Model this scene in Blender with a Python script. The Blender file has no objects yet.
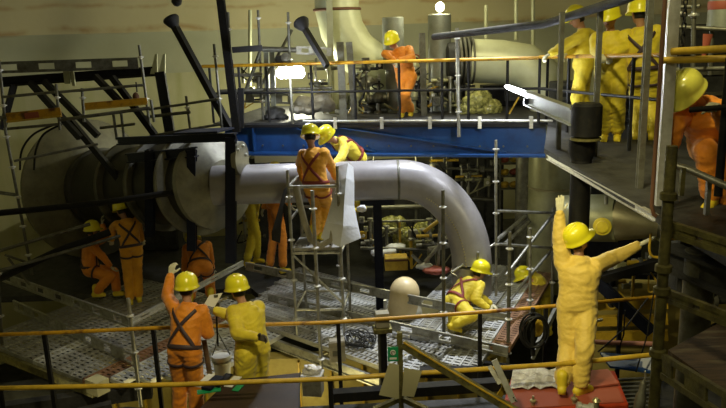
import bpy, bmesh, math, random
from mathutils import Vector as V, Matrix, noise
random.seed(7)
SC = bpy.context.scene; COL = SC.collection

# ------------------------------------------------------------------ camera
FP = 700.0; PITCH = math.radians(13.5); ROLL = math.radians(2.0); CAMP = V((0, 0, 4.6))
_f = V((0, math.cos(PITCH), -math.sin(PITCH))); _u0 = V((0, math.sin(PITCH), math.cos(PITCH))); _r0 = V((1, 0, 0))
_r = _r0*math.cos(ROLL) - _u0*math.sin(ROLL); _u = _u0*math.cos(ROLL) + _r0*math.sin(ROLL)
cd = bpy.data.cameras.new('camera'); cam = bpy.data.objects.new('camera', cd); COL.objects.link(cam)
cd.sensor_width = 36; cd.lens = 36*FP/726; cd.clip_start = .05; cd.clip_end = 100
m = Matrix((_r, _u, -_f)).transposed().to_4x4(); m.translation = CAMP; cam.matrix_world = m
SC.camera = cam

# ------------------------------------------------------------------ world, light, exposure
SC.view_settings.view_transform = 'Standard'; SC.view_settings.look = 'None'
SC.view_settings.gamma = 1; SC.view_settings.use_curve_mapping = False; SC.view_settings.exposure = 0.0
w = bpy.data.worlds.new('world'); SC.world = w; w.use_nodes = True
w.node_tree.nodes['Background'].inputs[0].default_value = (.78, .92, .38, 1)
w.node_tree.nodes['Background'].inputs[1].default_value = .012
def light(name, kind, loc, power, color, size=.3, aim=None, spot=60, blend=.6, sy=None):
    l = bpy.data.lights.new(name, kind); l.energy = power; l.color = color
    if kind == 'AREA':
        l.size = size
        if sy: l.shape = 'RECTANGLE'; l.size_y = sy
    else: l.shadow_soft_size = size
    if kind == 'SPOT': l.spot_size = math.radians(spot); l.spot_blend = blend
    o = bpy.data.objects.new(name, l); COL.objects.link(o); o.location = loc
    if aim is not None: o.rotation_euler = (V(aim)-V(loc)).to_track_quat('-Z', 'Y').to_euler()
    return o
WARM = (1, .86, .5); COOL = (.88, .93, 1)
light('walkway_light', 'SPOT', (-1.3, 3.3, 6.6), 1250, (1, .88, .46), .22, (2.4, 7.3, 1.6), 36, .7)
light('walkway_left_light', 'SPOT', (.6, 3.0, 8.2), 1350, (1, .88, .50), .3, (-1.7, 7.9, .9), 36, .7)
light('work_light_high', 'SPOT', (2.2, 11.9, 8.4), 3400, COOL, .2, (.9, 10.7, 1.0), 46, .7)
light('deck_light', 'SPOT', (1.4, 9.6, 7.2), 520, (1, .9, .5), .3, (1.2, 13.6, 4.3), 62, .5)
light('right_deck_light', 'SPOT', (1.2, 4.6, 7.9), 1000, (1, .90, .45), .3, (3.3, 7.8, 3.9), 56, .8)
light('left_platform_fill', 'SPOT', (-1.6, 11.6, 7.6), 420, COOL, .15, (-2.9, 10.3, 0), 34, .8)  # unseen fill added to brighten the left platform planks
light('cone_fill', 'POINT', (2.9, 8.5, 2.75), 34, (1, .92, .5), .12)  # unseen fill added so the cone vessel shows under the deck
light('near_fill', 'POINT', (.5, 2.4, 5.9), 110, (1, .9, .5), .2)  # unseen fill added to brighten the near pole and platform
light('dome_light', 'POINT', (1.6, 14.2, 6.2), 75, (1, .93, .55), .5)
light('left_gallery_light', 'POINT', (-9.2, 9.6, 2.6), 26, (.95, .95, .55), .4)
light('centre_hall_light', 'POINT', (-1.3, 15.2, 3.7), 210, (1, .98, .72), .1)
light('lower_hall_light', 'POINT', (3.6, 13.0, 1.6), 60, (1, .85, .35), .3)
light('under_deck_light', 'POINT', (.6, 13.2, 2.3), 60, (1, .93, .5), .25)
light('basement_light', 'POINT', (-1.2, 8.9, -.9), 40, (1, .85, .35), .3)
light('basement_left_light', 'POINT', (-5.2, 9.2, -1.0), 22, (1, .9, .4), .3)

# ------------------------------------------------------------------ placing
def ray(x, y): return _r*((x-363)/FP) + _u*((204-y)/FP) + _f
def R(x, y, Y):
    d = ray(x, y); return CAMP + d*(Y/d.y)
def G(x, y, z):
    d = ray(x, y); return CAMP + d*((z-4.6)/d.z)

# ------------------------------------------------------------------ materials
MATS = {}
def mat(name, col, rough=.6, metal=0., col2=None, scale=6., lo=.4, hi=.65, bump=0., bscale=30., col3=None, emit=None, es=0., stretch=None, alpha=None, coat=0., sheen=0.):
    m = bpy.data.materials.new(name); m.use_nodes = True; nt = m.node_tree; N = nt.nodes; L = nt.links
    b = N['Principled BSDF']; b.inputs['Base Color'].default_value = (*col, 1); b.inputs['Roughness'].default_value = rough
    b.inputs['Metallic'].default_value = metal
    if coat: b.inputs['Coat Weight'].default_value = coat
    if sheen: b.inputs['Sheen Weight'].default_value = sheen
    if emit: b.inputs['Emission Color'].default_value = (*emit, 1); b.inputs['Emission Strength'].default_value = es
    if alpha is not None: b.inputs['Alpha'].default_value = alpha
    tc = N.new('ShaderNodeTexCoord'); mp = N.new('ShaderNodeMapping'); L.new(tc.outputs['Object'], mp.inputs[0])
    if stretch: mp.inputs['Scale'].default_value = stretch
    last = None
    if col2:
        n = N.new('ShaderNodeTexNoise'); n.inputs['Scale'].default_value = scale; n.inputs['Detail'].default_value = 6; n.inputs['Roughness'].default_value = .65
        L.new(mp.outputs[0], n.inputs['Vector'])
        cr = N.new('ShaderNodeValToRGB'); cr.color_ramp.elements[0].position = lo; cr.color_ramp.elements[1].position = hi
        cr.color_ramp.elements[0].color = (*col, 1); cr.color_ramp.elements[1].color = (*col2, 1)
        L.new(n.outputs['Fac'], cr.inputs[0]); last = cr.outputs[0]
        if col3:
            n3 = N.new('ShaderNodeTexNoise'); n3.inputs['Scale'].default_value = scale*.45; n3.inputs['Detail'].default_value = 8
            L.new(mp.outputs[0], n3.inputs['Vector'])
            c3 = N.new('ShaderNodeValToRGB'); c3.color_ramp.elements[0].position = .58; c3.color_ramp.elements[1].position = .70
            L.new(n3.outputs['Fac'], c3.inputs[0])
            mx = N.new('ShaderNodeMix'); mx.data_type = 'RGBA'; L.new(c3.outputs[0], mx.inputs[0]); L.new(last, mx.inputs[6]); mx.inputs[7].default_value = (*col3, 1)
            last = mx.outputs[2]
        L.new(last, b.inputs['Base Color'])
    if bump:
        n2 = N.new('ShaderNodeTexNoise'); n2.inputs['Scale'].default_value = bscale; n2.inputs['Detail'].default_value = 5; L.new(mp.outputs[0], n2.inputs['Vector'])
        bp = N.new('ShaderNodeBump'); bp.inputs['Strength'].default_value = bump; bp.inputs['Distance'].default_value = .02
        L.new(n2.outputs['Fac'], bp.inputs['Height']); L.new(bp.outputs[0], b.inputs['Normal'])
    MATS[name] = m; return m
mat('wall_paint', (.50, .48, .27), .7, 0, (.39, .37, .19), .35, .35, .7, .15, 8)
mat('steel', (.42, .42, .38), .42, .75, (.22, .21, .17), 9, .42, .7, .15, 60)
mat('bright_steel', (.68, .68, .66), .4, .6, (.5, .5, .46), 12, .4, .7)
mat('dull_steel', (.17, .17, .14), .5, .6, (.08, .075, .055), 8, .4, .7, .2, 40)
mat('olive_steel', (.22, .20, .07), .5, .5, (.09, .08, .04), 10, .4, .65, .2, 50)
mat('black_paint', (.008, .008, .009), .55, 0, (.02, .018, .014), 14, .5, .75)
mat('navy_paint', (.006, .008, .022), .5, 0, (.012, .016, .035), 10, .5, .75)
mat('blue_paint', (.010, .05, .17), .36, 0, (.008, .03, .11), 5, .45, .7)
mat('yellow_paint', (.50, .27, .012), .42, 0, (.33, .17, .012), 9, .5, .64, .1, 60, (.10, .035, .012))
mat('ochre_paint', (.55, .36, .03), .45, 0, (.42, .27, .02), 7, .45, .62, .1, 60)
mat('liner_yellow', (.42, .34, .10), .6, 0, (.30, .23, .06), 2.5, .4, .65, .1, 20)
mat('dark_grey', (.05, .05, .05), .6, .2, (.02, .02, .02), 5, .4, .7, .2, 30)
mat('pipe_paint', (.32, .31, .33), .36, .15, (.25, .24, .25), 3, .4, .7, .05, 60)
mat('pipe_pale', (.56, .58, .38), .4, .1, (.46, .47, .28), 2.5, .4, .7)
mat('vessel_olive', (.34, .34, .20), .4, .3, (.24, .24, .13), 3, .4, .7)
mat('vessel_steel', (.52, .47, .30), .36, .7, (.40, .36, .22), 5, .4, .7)
mat('grey_cylinder', (.28, .30, .26), .5, .3, (.2, .21, .18), 5, .4, .7)
mat('dome_beige', (.78, .64, .36), .4, 0, (.66, .53, .28), 3, .4, .7)
mat('flange_wall', (.17, .16, .10), .5, .1, (.10, .095, .06), 4, .4, .7)
mat('flange_shaded', (.11, .105, .075), .5, .2, (.06, .06, .045), 4, .4, .7)  # shaded copy of the pale flange: shade on the left flanges put into colour
mat('big_pipe', (.035, .033, .023), .5, .1, (.02, .02, .015), 3, .4, .7, .1, 20)
mat('flange_pale', (.24, .235, .18), .5, .2, (.14, .13, .1), 4, .4, .7)
mat('rust', (.12, .055, .025), .8, 0, (.12, .05, .025), 9, .4, .7)
mat('pink_pipe', (.34, .15, .11), .6, 0, (.22, .1, .08), 9, .4, .7)
mat('red_box', (.36, .04, .012), .38, 0, (.26, .03, .012), 5, .45, .7, .1, 30)
mat('red_dull', (.30, .07, .04), .6)
mat('table_top', (.045, .028, .018), .5, 0, (.03, .018, .014), 2.5, .35, .7)
mat('white_paint', (.7, .7, .66), .5)
mat('white_sheet', (.74, .76, .80), .5, 0, (.6, .62, .66), 3, .4, .7, .5, 7)
mat('plastic_film', (.7, .7, .7), .12, 0, (.4, .38, .36), 9, .35, .6, 1., 14)
mat('beige_card', (.50, .47, .28), .7)
mat('grey_box', (.30, .28, .22), .5, .1, (.22, .2, .15), 6, .4, .7)
mat('green', (.01, .26, .10), .5)
mat('black_rubber', (.01, .01, .01), .5)
mat('wood_plank', (.16, .10, .055), .75, 0, (.06, .04, .025), 5, .35, .65, .3, 20, (.22, .18, .1), stretch=(1, 6, 1))
mat('bag_film', (.52, .50, .16), .16, 0, (.2, .2, .06), 14, .42, .55, 1., 12, alpha=.75)
mat('cable_mat', (.02, .02, .018), .5)
mat('skin', (.42, .22, .13), .5)
mat('hair', (.012, .01, .008), .7)
mat('eye_dark', (.01, .008, .006), .4)
mat('lip', (.30, .10, .07), .5)
mat('suit_yellow', (.74, .60, .03), .62, 0, (.58, .44, .02), 5, .4, .7, .5, 16, sheen=.2)
mat('suit_pale', (.72, .52, .10), .62, 0, (.60, .42, .07), 5, .4, .7, .5, 16, sheen=.2)
mat('suit_orange', (.78, .27, .012), .62, 0, (.62, .19, .01), 5, .4, .7, .5, 16, sheen=.2)
mat('suit_amber', (.80, .38, .015), .62, 0, (.66, .28, .01), 5, .4, .7, .5, 16, sheen=.2)
mat('helmet_yellow', (.80, .72, .02), .28, coat=.5)
mat('helmet_pale', (.80, .76, .12), .28, coat=.5)
mat('glove_white', (.60, .58, .42), .8, 0, (.5, .47, .32), 20, .4, .7)
mat('glove_grey', (.12, .10, .08), .8)
mat('boot_yellow', (.72, .56, .03), .5)
mat('harness_dark', (.05, .03, .035), .6)
mat('harness_red', (.22, .03, .02), .6)
mat('reel_dark', (.015, .013, .012), .5)
mat('lamp_white', (.9, .9, .9), .4, emit=(.93, .97, 1), es=40)
mat('tube_white', (.9, .9, .9), .4, emit=(.93, .97, 1), es=12)
mat('lamp_warm', (.9, .9, .9), .4, emit=(1, .97, .62), es=16)

for n_ in ('table_top', 'black_paint', 'navy_paint', 'dark_grey', 'black_rubber'): MATS[n_].node_tree.nodes['Principled BSDF'].inputs['Specular IOR Level'].default_value = .25
def wall_mat():
    "painted containment liner: plates with seams and rust runs (stains with shapes of their own)"
    m = MATS['wall_paint']; nt = m.node_tree; N = nt.nodes; L = nt.links; b = N['Principled BSDF']
    src = b.inputs['Base Color'].links[0].from_socket
    geo = N.new('ShaderNodeNewGeometry'); sp = N.new('ShaderNodeSeparateXYZ'); L.new(geo.outputs['Position'], sp.inputs[0])
    def math_(op, a, b_=None, c=None):
        n = N.new('ShaderNodeMath'); n.operation = op
        for i, v in enumerate((a, b_, c)):
            if v is None: continue
            if isinstance(v, (int, float)): n.inputs[i].default_value = v
            else: L.new(v, n.inputs[i])
        return n.outputs[0]
    def mix(f, a, c):
        n = N.new('ShaderNodeMix'); n.data_type = 'RGBA'; L.new(f, n.inputs[0]); L.new(a, n.inputs[6]); n.inputs[7].default_value = (*c, 1); return n.outputs[2]
    ns = N.new('ShaderNodeTexNoise'); ns.inputs['Scale'].default_value = .55; ns.inputs['Detail'].default_value = 7
    L.new(geo.outputs['Position'], ns.inputs['Vector'])
    z = sp.outputs['Z']
    zz = math_('ADD', z, math_('MULTIPLY', math_('SUBTRACT', ns.outputs['Fac'], .5), .5))
    # upper dome is painted a warmer colour, the knuckle course greyer
    up = math_('GREATER_THAN', z, 4.86)
    c = mix(math_('MULTIPLY', up, .55), src, (.46, .38, .20))
    mid = math_('MULTIPLY', math_('LESS_THAN', z, 4.86), math_('GREATER_THAN', z, 3.86))
    c = mix(math_('MULTIPLY', mid, .45), c, (.38, .40, .32))
    for z0, wd, k in ((4.92, .10, .75), (5.42, .07, .6), (5.9, .08, .5)):
        band = math_('SUBTRACT', 1, math_('MINIMUM', 1, math_('DIVIDE', math_('ABSOLUTE', math_('SUBTRACT', zz, z0)), wd)))
        sel = N.new('ShaderNodeTexNoise'); sel.inputs['Scale'].default_value = 1.6; sel.inputs['Detail'].default_value = 4; L.new(geo.outputs['Position'], sel.inputs['Vector'])
        rr = N.new('ShaderNodeMapRange'); rr.inputs[1].default_value = .42; rr.inputs[2].default_value = .6; L.new(sel.outputs['Fac'], rr.inputs[0])
        c = mix(math_('MULTIPLY', math_('MULTIPLY', band, rr.outputs[0]), k), c, (.30, .17, .045))
    # vertical runs on the lower course
    st = N.new('ShaderNodeTexNoise'); st.inputs['Scale'].default_value = 1; st.inputs['Detail'].default_value = 5
    mp = N.new('ShaderNodeMapping'); mp.inputs['Scale'].default_value = (2.6, 2.6, .25); L.new(geo.outputs['Position'], mp.inputs[0]); L.new(mp.outputs[0], st.inputs['Vector'])
    rr = N.new('ShaderNodeMapRange'); rr.inputs[1].default_value = .5; rr.inputs[2].default_value = .72; L.new(st.outputs['Fac'], rr.inputs[0])
    c = mix(math_('MULTIPLY', math_('MULTIPLY', rr.outputs[0], math_('LESS_THAN', z, 3.86)), .6), c, (.34, .33, .12))
    L.new(c, b.inputs['Base Color'])
wall_mat()

def plank_mat(name, c1, c2):
    "steel scaffold deck: rows of punched slots, two ribs; X runs along the plank, Y across (object space)"
    m = mat(name, c1, .45, .45, c2, 5, .4, .7); nt = m.node_tree; N = nt.nodes; L = nt.links; b = N['Principled BSDF']; out = N['Material Output']
    tc = N.new('ShaderNodeTexCoord'); sp = N.new('ShaderNodeSeparateXYZ'); L.new(tc.outputs['Object'], sp.inputs[0])
    def M(op, a, b_=None):
        n = N.new('ShaderNodeMath'); n.operation = op
        for i, v in enumerate((a, b_)):
            if v is None: continue
            if isinstance(v, (int, float)): n.inputs[i].default_value = v
            else: L.new(v, n.inputs[i])
        return n.outputs[0]
    fx = M('FRACT', M('DIVIDE', M('ADD', sp.outputs['X'], 50), .085))
    ay = M('ABSOLUTE', sp.outputs['Y'])
    slot = M('MULTIPLY', M('LESS_THAN', M('ABSOLUTE', M('SUBTRACT', fx, .5)), .2), M('MULTIPLY', M('GREATER_THAN', ay, .024), M('LESS_THAN', ay, .11)))
    tr = N.new('ShaderNodeBsdfTransparent'); mx = N.new('ShaderNodeMixShader'); L.new(slot, mx.inputs[0]); L.new(b.outputs[0], mx.inputs[1]); L.new(tr.outputs[0], mx.inputs[2]); L.new(mx.outputs[0], out.inputs[0])
plank_mat('plank_steel', (.40, .40, .38), (.26, .25, .21))
plank_mat('plank_bright', (.62, .63, .62), (.46, .46, .44))
plank_mat('plank_rusty', (.34, .20, .12), (.24, .13, .08))

# ------------------------------------------------------------------ objects
def tag(o, label=None, cat=None, group=None, kind=None):
    if label: o['label'] = label
    if cat: o['category'] = cat
    if group: o['group'] = group
    if kind: o['kind'] = kind
    return o
def thing(name, label, cat, loc, group=None):
    o = bpy.data.objects.new(name, None); COL.objects.link(o); o.location = loc; o.empty_display_size = .1
    return tag(o, label, cat, group)
def root_loc(p):
    while p is not None and p.parent: p = p.parent
    return p.location.copy() if p is not None else V((0, 0, 0))
def link_mesh(name, me, mt, parent=None, smooth=False):
    if mt: me.materials.clear(); me.materials.append(MATS[mt])
    o = bpy.data.objects.new(name, me); COL.objects.link(o)
    if parent is not None:
        rl = root_loc(parent); me.transform(Matrix.Translation(-rl)); o.parent = parent
    else:
        lo = V([min(v.co[i] for v in me.vertices) for i in range(3)]); hi = V([max(v.co[i] for v in me.vertices) for i in range(3)])
        c = V(((lo.x+hi.x)/2, (lo.y+hi.y)/2, lo.z)); me.transform(Matrix.Translation(-c)); o.location = c
    if smooth:
        for p in me.polygons: p.use_smooth = True
    return o
def frame(d, hint=None):
    d = d.normalized(); h = hint or (V((0, 0, 1)) if abs(d.z) < .95 else V((0, 1, 0)))
    x = h.cross(d).normalized(); return x, d.cross(x).normalized(), d
class MB:
    def __init__(s): s.v = []; s.f = []; s.sm = True
    def ring(s, c, x, y, rx, ry, n):
        k = len(s.v)
        for i in range(n):
            a = 2*math.pi*i/n; s.v.append(c + x*(rx*math.cos(a)) + y*(ry*math.sin(a)))
        return k
    def join(s, a, b, n):
        for i in range(n): s.f.append((a+i, a+(i+1) % n, b+(i+1) % n, b+i))
    def cap(s, a, n, flip=False):
        t = tuple(range(a, a+n)); s.f.append(t[::-1] if flip else t)
    def cone(s, a, b, r1, r2, n=14, caps=True):
        a = V(a); b = V(b); x, y, d = frame(b-a); i = s.ring(a, x, y, r1, r1, n); j = s.ring(b, x, y, r2, r2, n); s.join(i, j, n)
        if caps: s.cap(i, n, True); s.cap(j, n)
        return s
    def tube(s, a, b, r, n=10): return s.cone(a, b, r, r, n)
    def path(s, pts, r, n=10, ry=None, hint=None, closed=False):
        pts = [V(p) for p in pts]; ks = []; N_ = len(pts); rs = r if isinstance(r, (list, tuple)) else [r]*N_
        px = None
        for i, p in enumerate(pts):
            if closed: d = pts[(i+1) % N_]-pts[i-1]
            else: d = pts[min(i+1, N_-1)]-pts[max(i-1, 0)]
            if d.length < 1e-6: d = V((0, 0, 1))
            d.normalize()
            if hint is not None: x = hint[i].cross(d).normalized() if isinstance(hint, list) else V(hint).cross(d).normalized()
            elif px is None: x = frame(d)[0]
            else: x = (px - d*px.dot(d)).normalized()
            px = x; y = d.cross(x).normalized(); ks.append(s.ring(p, x, y, rs[i], (ry if ry else rs[i]), n))
        for a, b in zip(ks, ks[1:]): s.join(a, b, n)
        if closed: s.join(ks[-1], ks[0], n)
        else: s.cap(ks[0], n, True); s.cap(ks[-1], n)
        return s
    def beam(s, a, b, w, h, up=(0, 0, 1)):
        a = V(a); b = V(b); d = (b-a).normalized(); x = V(up).cross(d)
        if x.length < .05: x = V((1, 0, 0)).cross(d)
        x.normalize(); y = d.cross(x).normalized(); k = len(s.v)
        for p in (a, b):
            for sx, sy in ((-1, -1), (1, -1), (1, 1), (-1, 1)): s.v.append(p + x*(sx*w/2) + y*(sy*h/2))
        for q in ((0, 1, 5, 4), (1, 2, 6, 5), (2, 3, 7, 6), (3, 0, 4, 7), (3, 2, 1, 0), (4, 5, 6, 7)): s.f.append(tuple(k+i for i in q))
        s.sm = False; return s
    def ibeam(s, a, b, w, h, t=.03, up=(0, 0, 1)):
        a = V(a); b = V(b); d = (b-a).normalized(); x = V(up).cross(d).normalized(); y = d.cross(x).normalized()
        if y.dot(V(up)) < 0: y = -y
        s.beam(a+y*(h/2-t/2), b+y*(h/2-t/2), w, t, up); s.beam(a-y*(h/2-t/2), b-y*(h/2-t/2), w, t, up); s.beam(a, b, t, h-2*t, up); return s
    def box(s, c, sz, rz=0, tilt=None):
        c = V(c); M_ = Matrix.Rotation(rz, 3, 'Z')
        if tilt is not None: M_ = M_ @ tilt
        k = len(s.v)
        for x in (-1, 1):
            for y in (-1, 1):
                for z in (-1, 1): s.v.append(c + M_ @ V((x*sz[0]/2, y*sz[1]/2, z*sz[2]/2)))
        for q in ((0, 1, 3, 2), (4, 6, 7, 5), (0, 4, 5, 1), (2, 3, 7, 6), (0, 2, 6, 4), (1, 5, 7, 3)): s.f.append(tuple(k+i for i in q))
        s.sm = False; return s
    def lathe(s, o, axis, prof, n=24, caps=True):
        o = V(o); x, y, d = frame(V(axis)); ks = [s.ring(o+d*h, x, y, r, r, n) for r, h in prof]
        for a, b in zip(ks, ks[1:]): s.join(a, b, n)
        if caps: s.cap(ks[0], n, True); s.cap(ks[-1], n)
        return s
    def ball(s, c, r, n=12, k=8, M_=None):
        c = V(c); r = V(r) if not isinstance(r, (int, float)) else V((r, r, r)); M_ = M_ or Matrix.Identity(3); ks = []
        for j in range(k+1):
            th = math.pi*(.02 + .96*j/k); i0 = len(s.v); ks.append(i0)
            for i in range(n):
                a = 2*math.pi*i/n; s.v.append(c + M_ @ V((r.x*math.sin(th)*math.cos(a), r.y*math.sin(th)*math.sin(a), -r.z*math.cos(th))))
        for a, b in zip(ks, ks[1:]): s.join(a, b, n)
        s.cap(ks[0], n, True); s.cap(ks[-1], n); return s
    def poly(s, pts, th, up=(0, 0, 1)):
        "flat polygon with thickness th downwards"
        k = len(s.v); n = len(pts); U = V(up).normalized()
        for p in pts: s.v.append(V(p))
        for p in pts: s.v.append(V(p)-U*th)
        s.f.append(tuple(range(k, k+n))); s.f.append(tuple(range(k+2*n-1, k+n-1, -1)))
        for i in range(n): s.f.append((k+i, k+n+i, k+n+(i+1) % n, k+(i+1) % n))
        s.sm = False; return s
    def mesh(s):
        me = bpy.data.meshes.new('m'); me.from_pydata([tuple(v) for v in s.v], [], s.f)
        bm = bmesh.new(); bm.from_mesh(me); bmesh.ops.recalc_face_normals(bm, faces=bm.faces); bm.to_mesh(me); bm.free(); return me
    def build(s, name, mt, parent=None, smooth=None, bevel=0):
        me = s.mesh(); o = link_mesh(name, me, mt, parent)
        if smooth is None: smooth = s.sm
        if smooth:
            for p in me.polygons: p.use_smooth = len(p.vertices) == 4
            me.set_sharp_from_angle(angle=math.radians(38))
        if bevel:
            b = o.modifiers.new('b', 'BEVEL'); b.width = bevel; b.segments = 2; b.limit_method = 'ANGLE'
        return o
def struct(name, mb, mt, **k): return tag(mb.build(name, mt, **k), kind='structure')
RT = .0242
def arc(c, x, y, r, a0, a1, n=12):
    c = V(c); return [c + x*(r*math.cos(a0+(a1-a0)*i/n)) + y*(r*math.sin(a0+(a1-a0)*i/n)) for i in range(n+1)]
def punched(a, b, h, th, mt, parent, name='toe_rail', pitch=.42, hole=.18, rim=.045, up=V((0, 0, 1))):
    "rail pressed from sheet with rectangular cut-outs: two chords and webs between"
    a = V(a); b = V(b); L_ = (b-a).length; d = (b-a)/L_; m_ = MB()
    m_.beam(a+up*(h/2-rim/2), b+up*(h/2-rim/2), th, rim); m_.beam(a-up*(h/2-rim/2), b-up*(h/2-rim/2), th, rim)
    n = max(1, int(L_/pitch)); k = L_/n
    for i in range(n+1):
        w0 = k*i - (k-hole)/2 if i else 0; w1 = k*i + (k-hole)/2 if i < n else L_
        w0 = max(w0, 0); w1 = min(w1, L_)
        p = a+d*w0; q = a+d*w1; m_.beam(p, q, th*.5, h-2*rim+.004)
    return m_.build(name, mt, parent)
def rosettes(post, a, b, parts, r=.055, mt='bright_steel'):
    a = V(a); b = V(b); d = (b-a).normalized()
    for t in parts:
        p = a.lerp(b, t); MB().lathe(p-d*.01, d, [(.026, -.02), (.03, -.012), (r, -.006), (r, .008), (.03, .014), (.026, .03)], 12).build('coupler', mt, post)
def scaffold(name, label, posts, rails, mt='steel', r=RT, cat='scaffold', step=.5, group=None, railmt=None, couplers=True):
    base = V(posts[0][1] if posts else rails[0][0]); t = thing(name, label, cat, base, group)
    for a, b in posts:
        a = V(a); b = V(b); p = MB().tube(a, b, r).build('post', mt, t)
        n = int((a-b).length/step)
        if couplers and n: rosettes(p, a, b, [(i+.3)/n for i in range(n)])
    for q in rails:
        MB().tube(q[0], q[1], r if len(q) < 3 else q[2]).build('rail', (railmt or mt) if len(q) < 4 else q[3], t)
    return t
# ================================================================== STRUCTURE
CX, CY = 1.0, 5.0
def revolve(name, prof, mt, n=96):
    s = MB(); s.lathe((CX, CY, 0), (0, 0, 1), prof, n, caps=False); o = struct(name, s, mt, smooth=True); return o
revolve('wall_back', [(14, -2.7), (14, 1.0), (14, 3.86)], 'wall_paint')
revolve('wall_knuckle', [(14, 3.86), (13.93, 4.2), (13.75, 4.55), (13.5, 4.86)], 'wall_paint')
revolve('ceiling', [(13.5*math.cos(t*math.pi/2/14), 4.86+5.6*math.sin(t*math.pi/2/14)) for t in range(14)] + [(.02, 10.46)], 'wall_paint')
s = MB(); s.cone((CX, CY, -2.9), (CX, CY, -2.6), 14, 14, 64); struct('floor', s, 'dark_grey')
# dark gallery deck behind the plank platforms
s = MB(); s.poly([V((-9, 12.7, -.03)), V((-2.2, 12.7, -.03)), V((-1.6, 11.6, -.03)), V((1.2, 11.4, -.03)), V((3.4, 12.8, -.03)), V((6.5, 12.6, -.03)), V((6.5, 17.4, -.03)), V((-6.5, 16.2, -.03))], .12)
struct('floor_gallery', s, 'dark_grey')
# yellow lined pedestal wall below the platforms, with stiffeners
s = MB(); s.beam((-4.4, 10.4, -1.4), (2.2, 10.15, -1.4), .25, 2.2); pw = struct('wall_lower', s, 'liner_yellow')
for i in range(13):
    s = MB(); x = -4.1+i*.5; s.beam((x, 10.24-.02*i, -2.5), (x, 10.24-.02*i, -.34), .05, .03, up=(1, 0, 0)); tag(s.build('trim_%d' % (i+1), 'ochre_paint'), kind='structure')
s = MB(); s.poly([V((-8, 8.2, -1.6)), V((-4.6, 7.6, -1.6)), V((-3.2, 9.6, -1.6)), V((-7.5, 11.6, -1.6))], .1); struct('floor_sump', s, 'liner_yellow')
s = MB(); s.beam((3.9, 11.2, -.65), (6.6, 10.6, -.65), .2, 2.2); struct('wall_right', s, 'liner_yellow')

# ================================================================== GREAT PIPE (left nozzle, flanges) and the main pipe
A = R(100, 188, 13.9); B = R(212, 182, 11.6)
ax = (B-A).normalized(); fx, fy, _ = frame(ax)
t = thing('nozzle_pipe', 'huge dark horizontal pipe coming out of the bolted round wall flange', 'pipe', (A.x, A.y, A.z-.8))
MB().lathe(A, ax, [(.74, -.6), (.74, .1), (.80, .12), (.80, .24), (.74, .26), (.74, (B-A).length)], 40).build('pipe_body', 'big_pipe', t)
dsh = MB().lathe(A-ax*.5, ax, [(.76, .34), (1.36, .10), (1.42, .12), (1.42, .2), (1.36, .22), (.78, .46)], 48).build('wall_flange', 'flange_wall', t)
for i in range(24):
    a = 2*math.pi*i/24; c = A-ax*.5+ax*.2+(fx*math.cos(a)+fy*math.sin(a))*1.22; MB().cone(c, c+ax*.07, .035, .035, 6).build('bolt', 'dull_steel', dsh)
L_ = (B-A).length
for k, (tt, r_, w_) in enumerate(((.36, .86, .10), (.62, .84, .12), (.90, .90, .10))):
    c = A+ax*L_*tt; MB().lathe(c, ax, [(.72, 0), (r_, .0), (r_+.01, .02), (r_+.01, w_-.02), (r_, w_), (.72, w_)], 44).build('pipe_flange', 'flange_pale' if k == 2 else 'flange_shaded', t)
# reducer disc facing the frame
MB().lathe(B, ax, [(.74, 0), (.80, .02), (.80, .12), (.60, .2), (.42, .3), (.36, .36)], 40).build('reducer', 'flange_pale', t)

C0 = R(214, 185.5, 11.25); C1 = R(398, 181, 11.2); RP = .325
t = thing('main_pipe', 'large grey horizontal pipe bending down at its right end in a riveted elbow', 'pipe', (1.9, 11.2, .3))
cz = C0.z; C0 = V((C0.x, 11.25, cz)); C1 = V((C1.x, 11.2, cz)); 
MB().path([C0, C1], RP, 40).build('pipe_body', 'pipe_paint', t)
RB = 1.4; RX = 1.17; xc = C1.x; cen = V((xc, 11.2, cz-RB))
el = MB().path([cen + V((math.sin(a)*RX, -.25*(1-math.cos(a)), math.cos(a)*RB)) for a in [math.pi/2*i/18 for i in range(19)]], RP, 40).build('elbow', 'pipe_paint', t)
bx_ = cen + V((RX, -.25, 0))
MB().tube(bx_, bx_-V((0, 0, .5)), RP, 40).build('down_leg', 'pipe_paint', t)
MB().lathe(bx_-V((0, 0, .12)), (0, 0, -1), [(RP, 0), (RP+.02, .01), (RP+.02, .05), (RP, .06)], 40).build('weld_band', 'steel', t)
MB().lathe(C1-V((.02, 0, 0)), (1, 0, 0), [(RP, 0), (RP+.008, .01), (RP+.008, .03), (RP, .04)], 40).build('weld_band', 'dull_steel', t)
# the row of studs along the inner seam of the elbow, and its insulation edge
s = MB()
for i in range(30):
    a = math.pi/2*(.28+.72*i/30); p = cen + V((math.sin(a)*RX, -.25*(1-math.cos(a)), math.cos(a)*RB)); rad = V((math.sin(a), 0, math.cos(a)))
    q = p - rad*RP*.42 + V((0, -1, 0))*RP*.915; s.ball(q, .014, 6, 4)
s.build('stud_row', 'vessel_steel', t)

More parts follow.
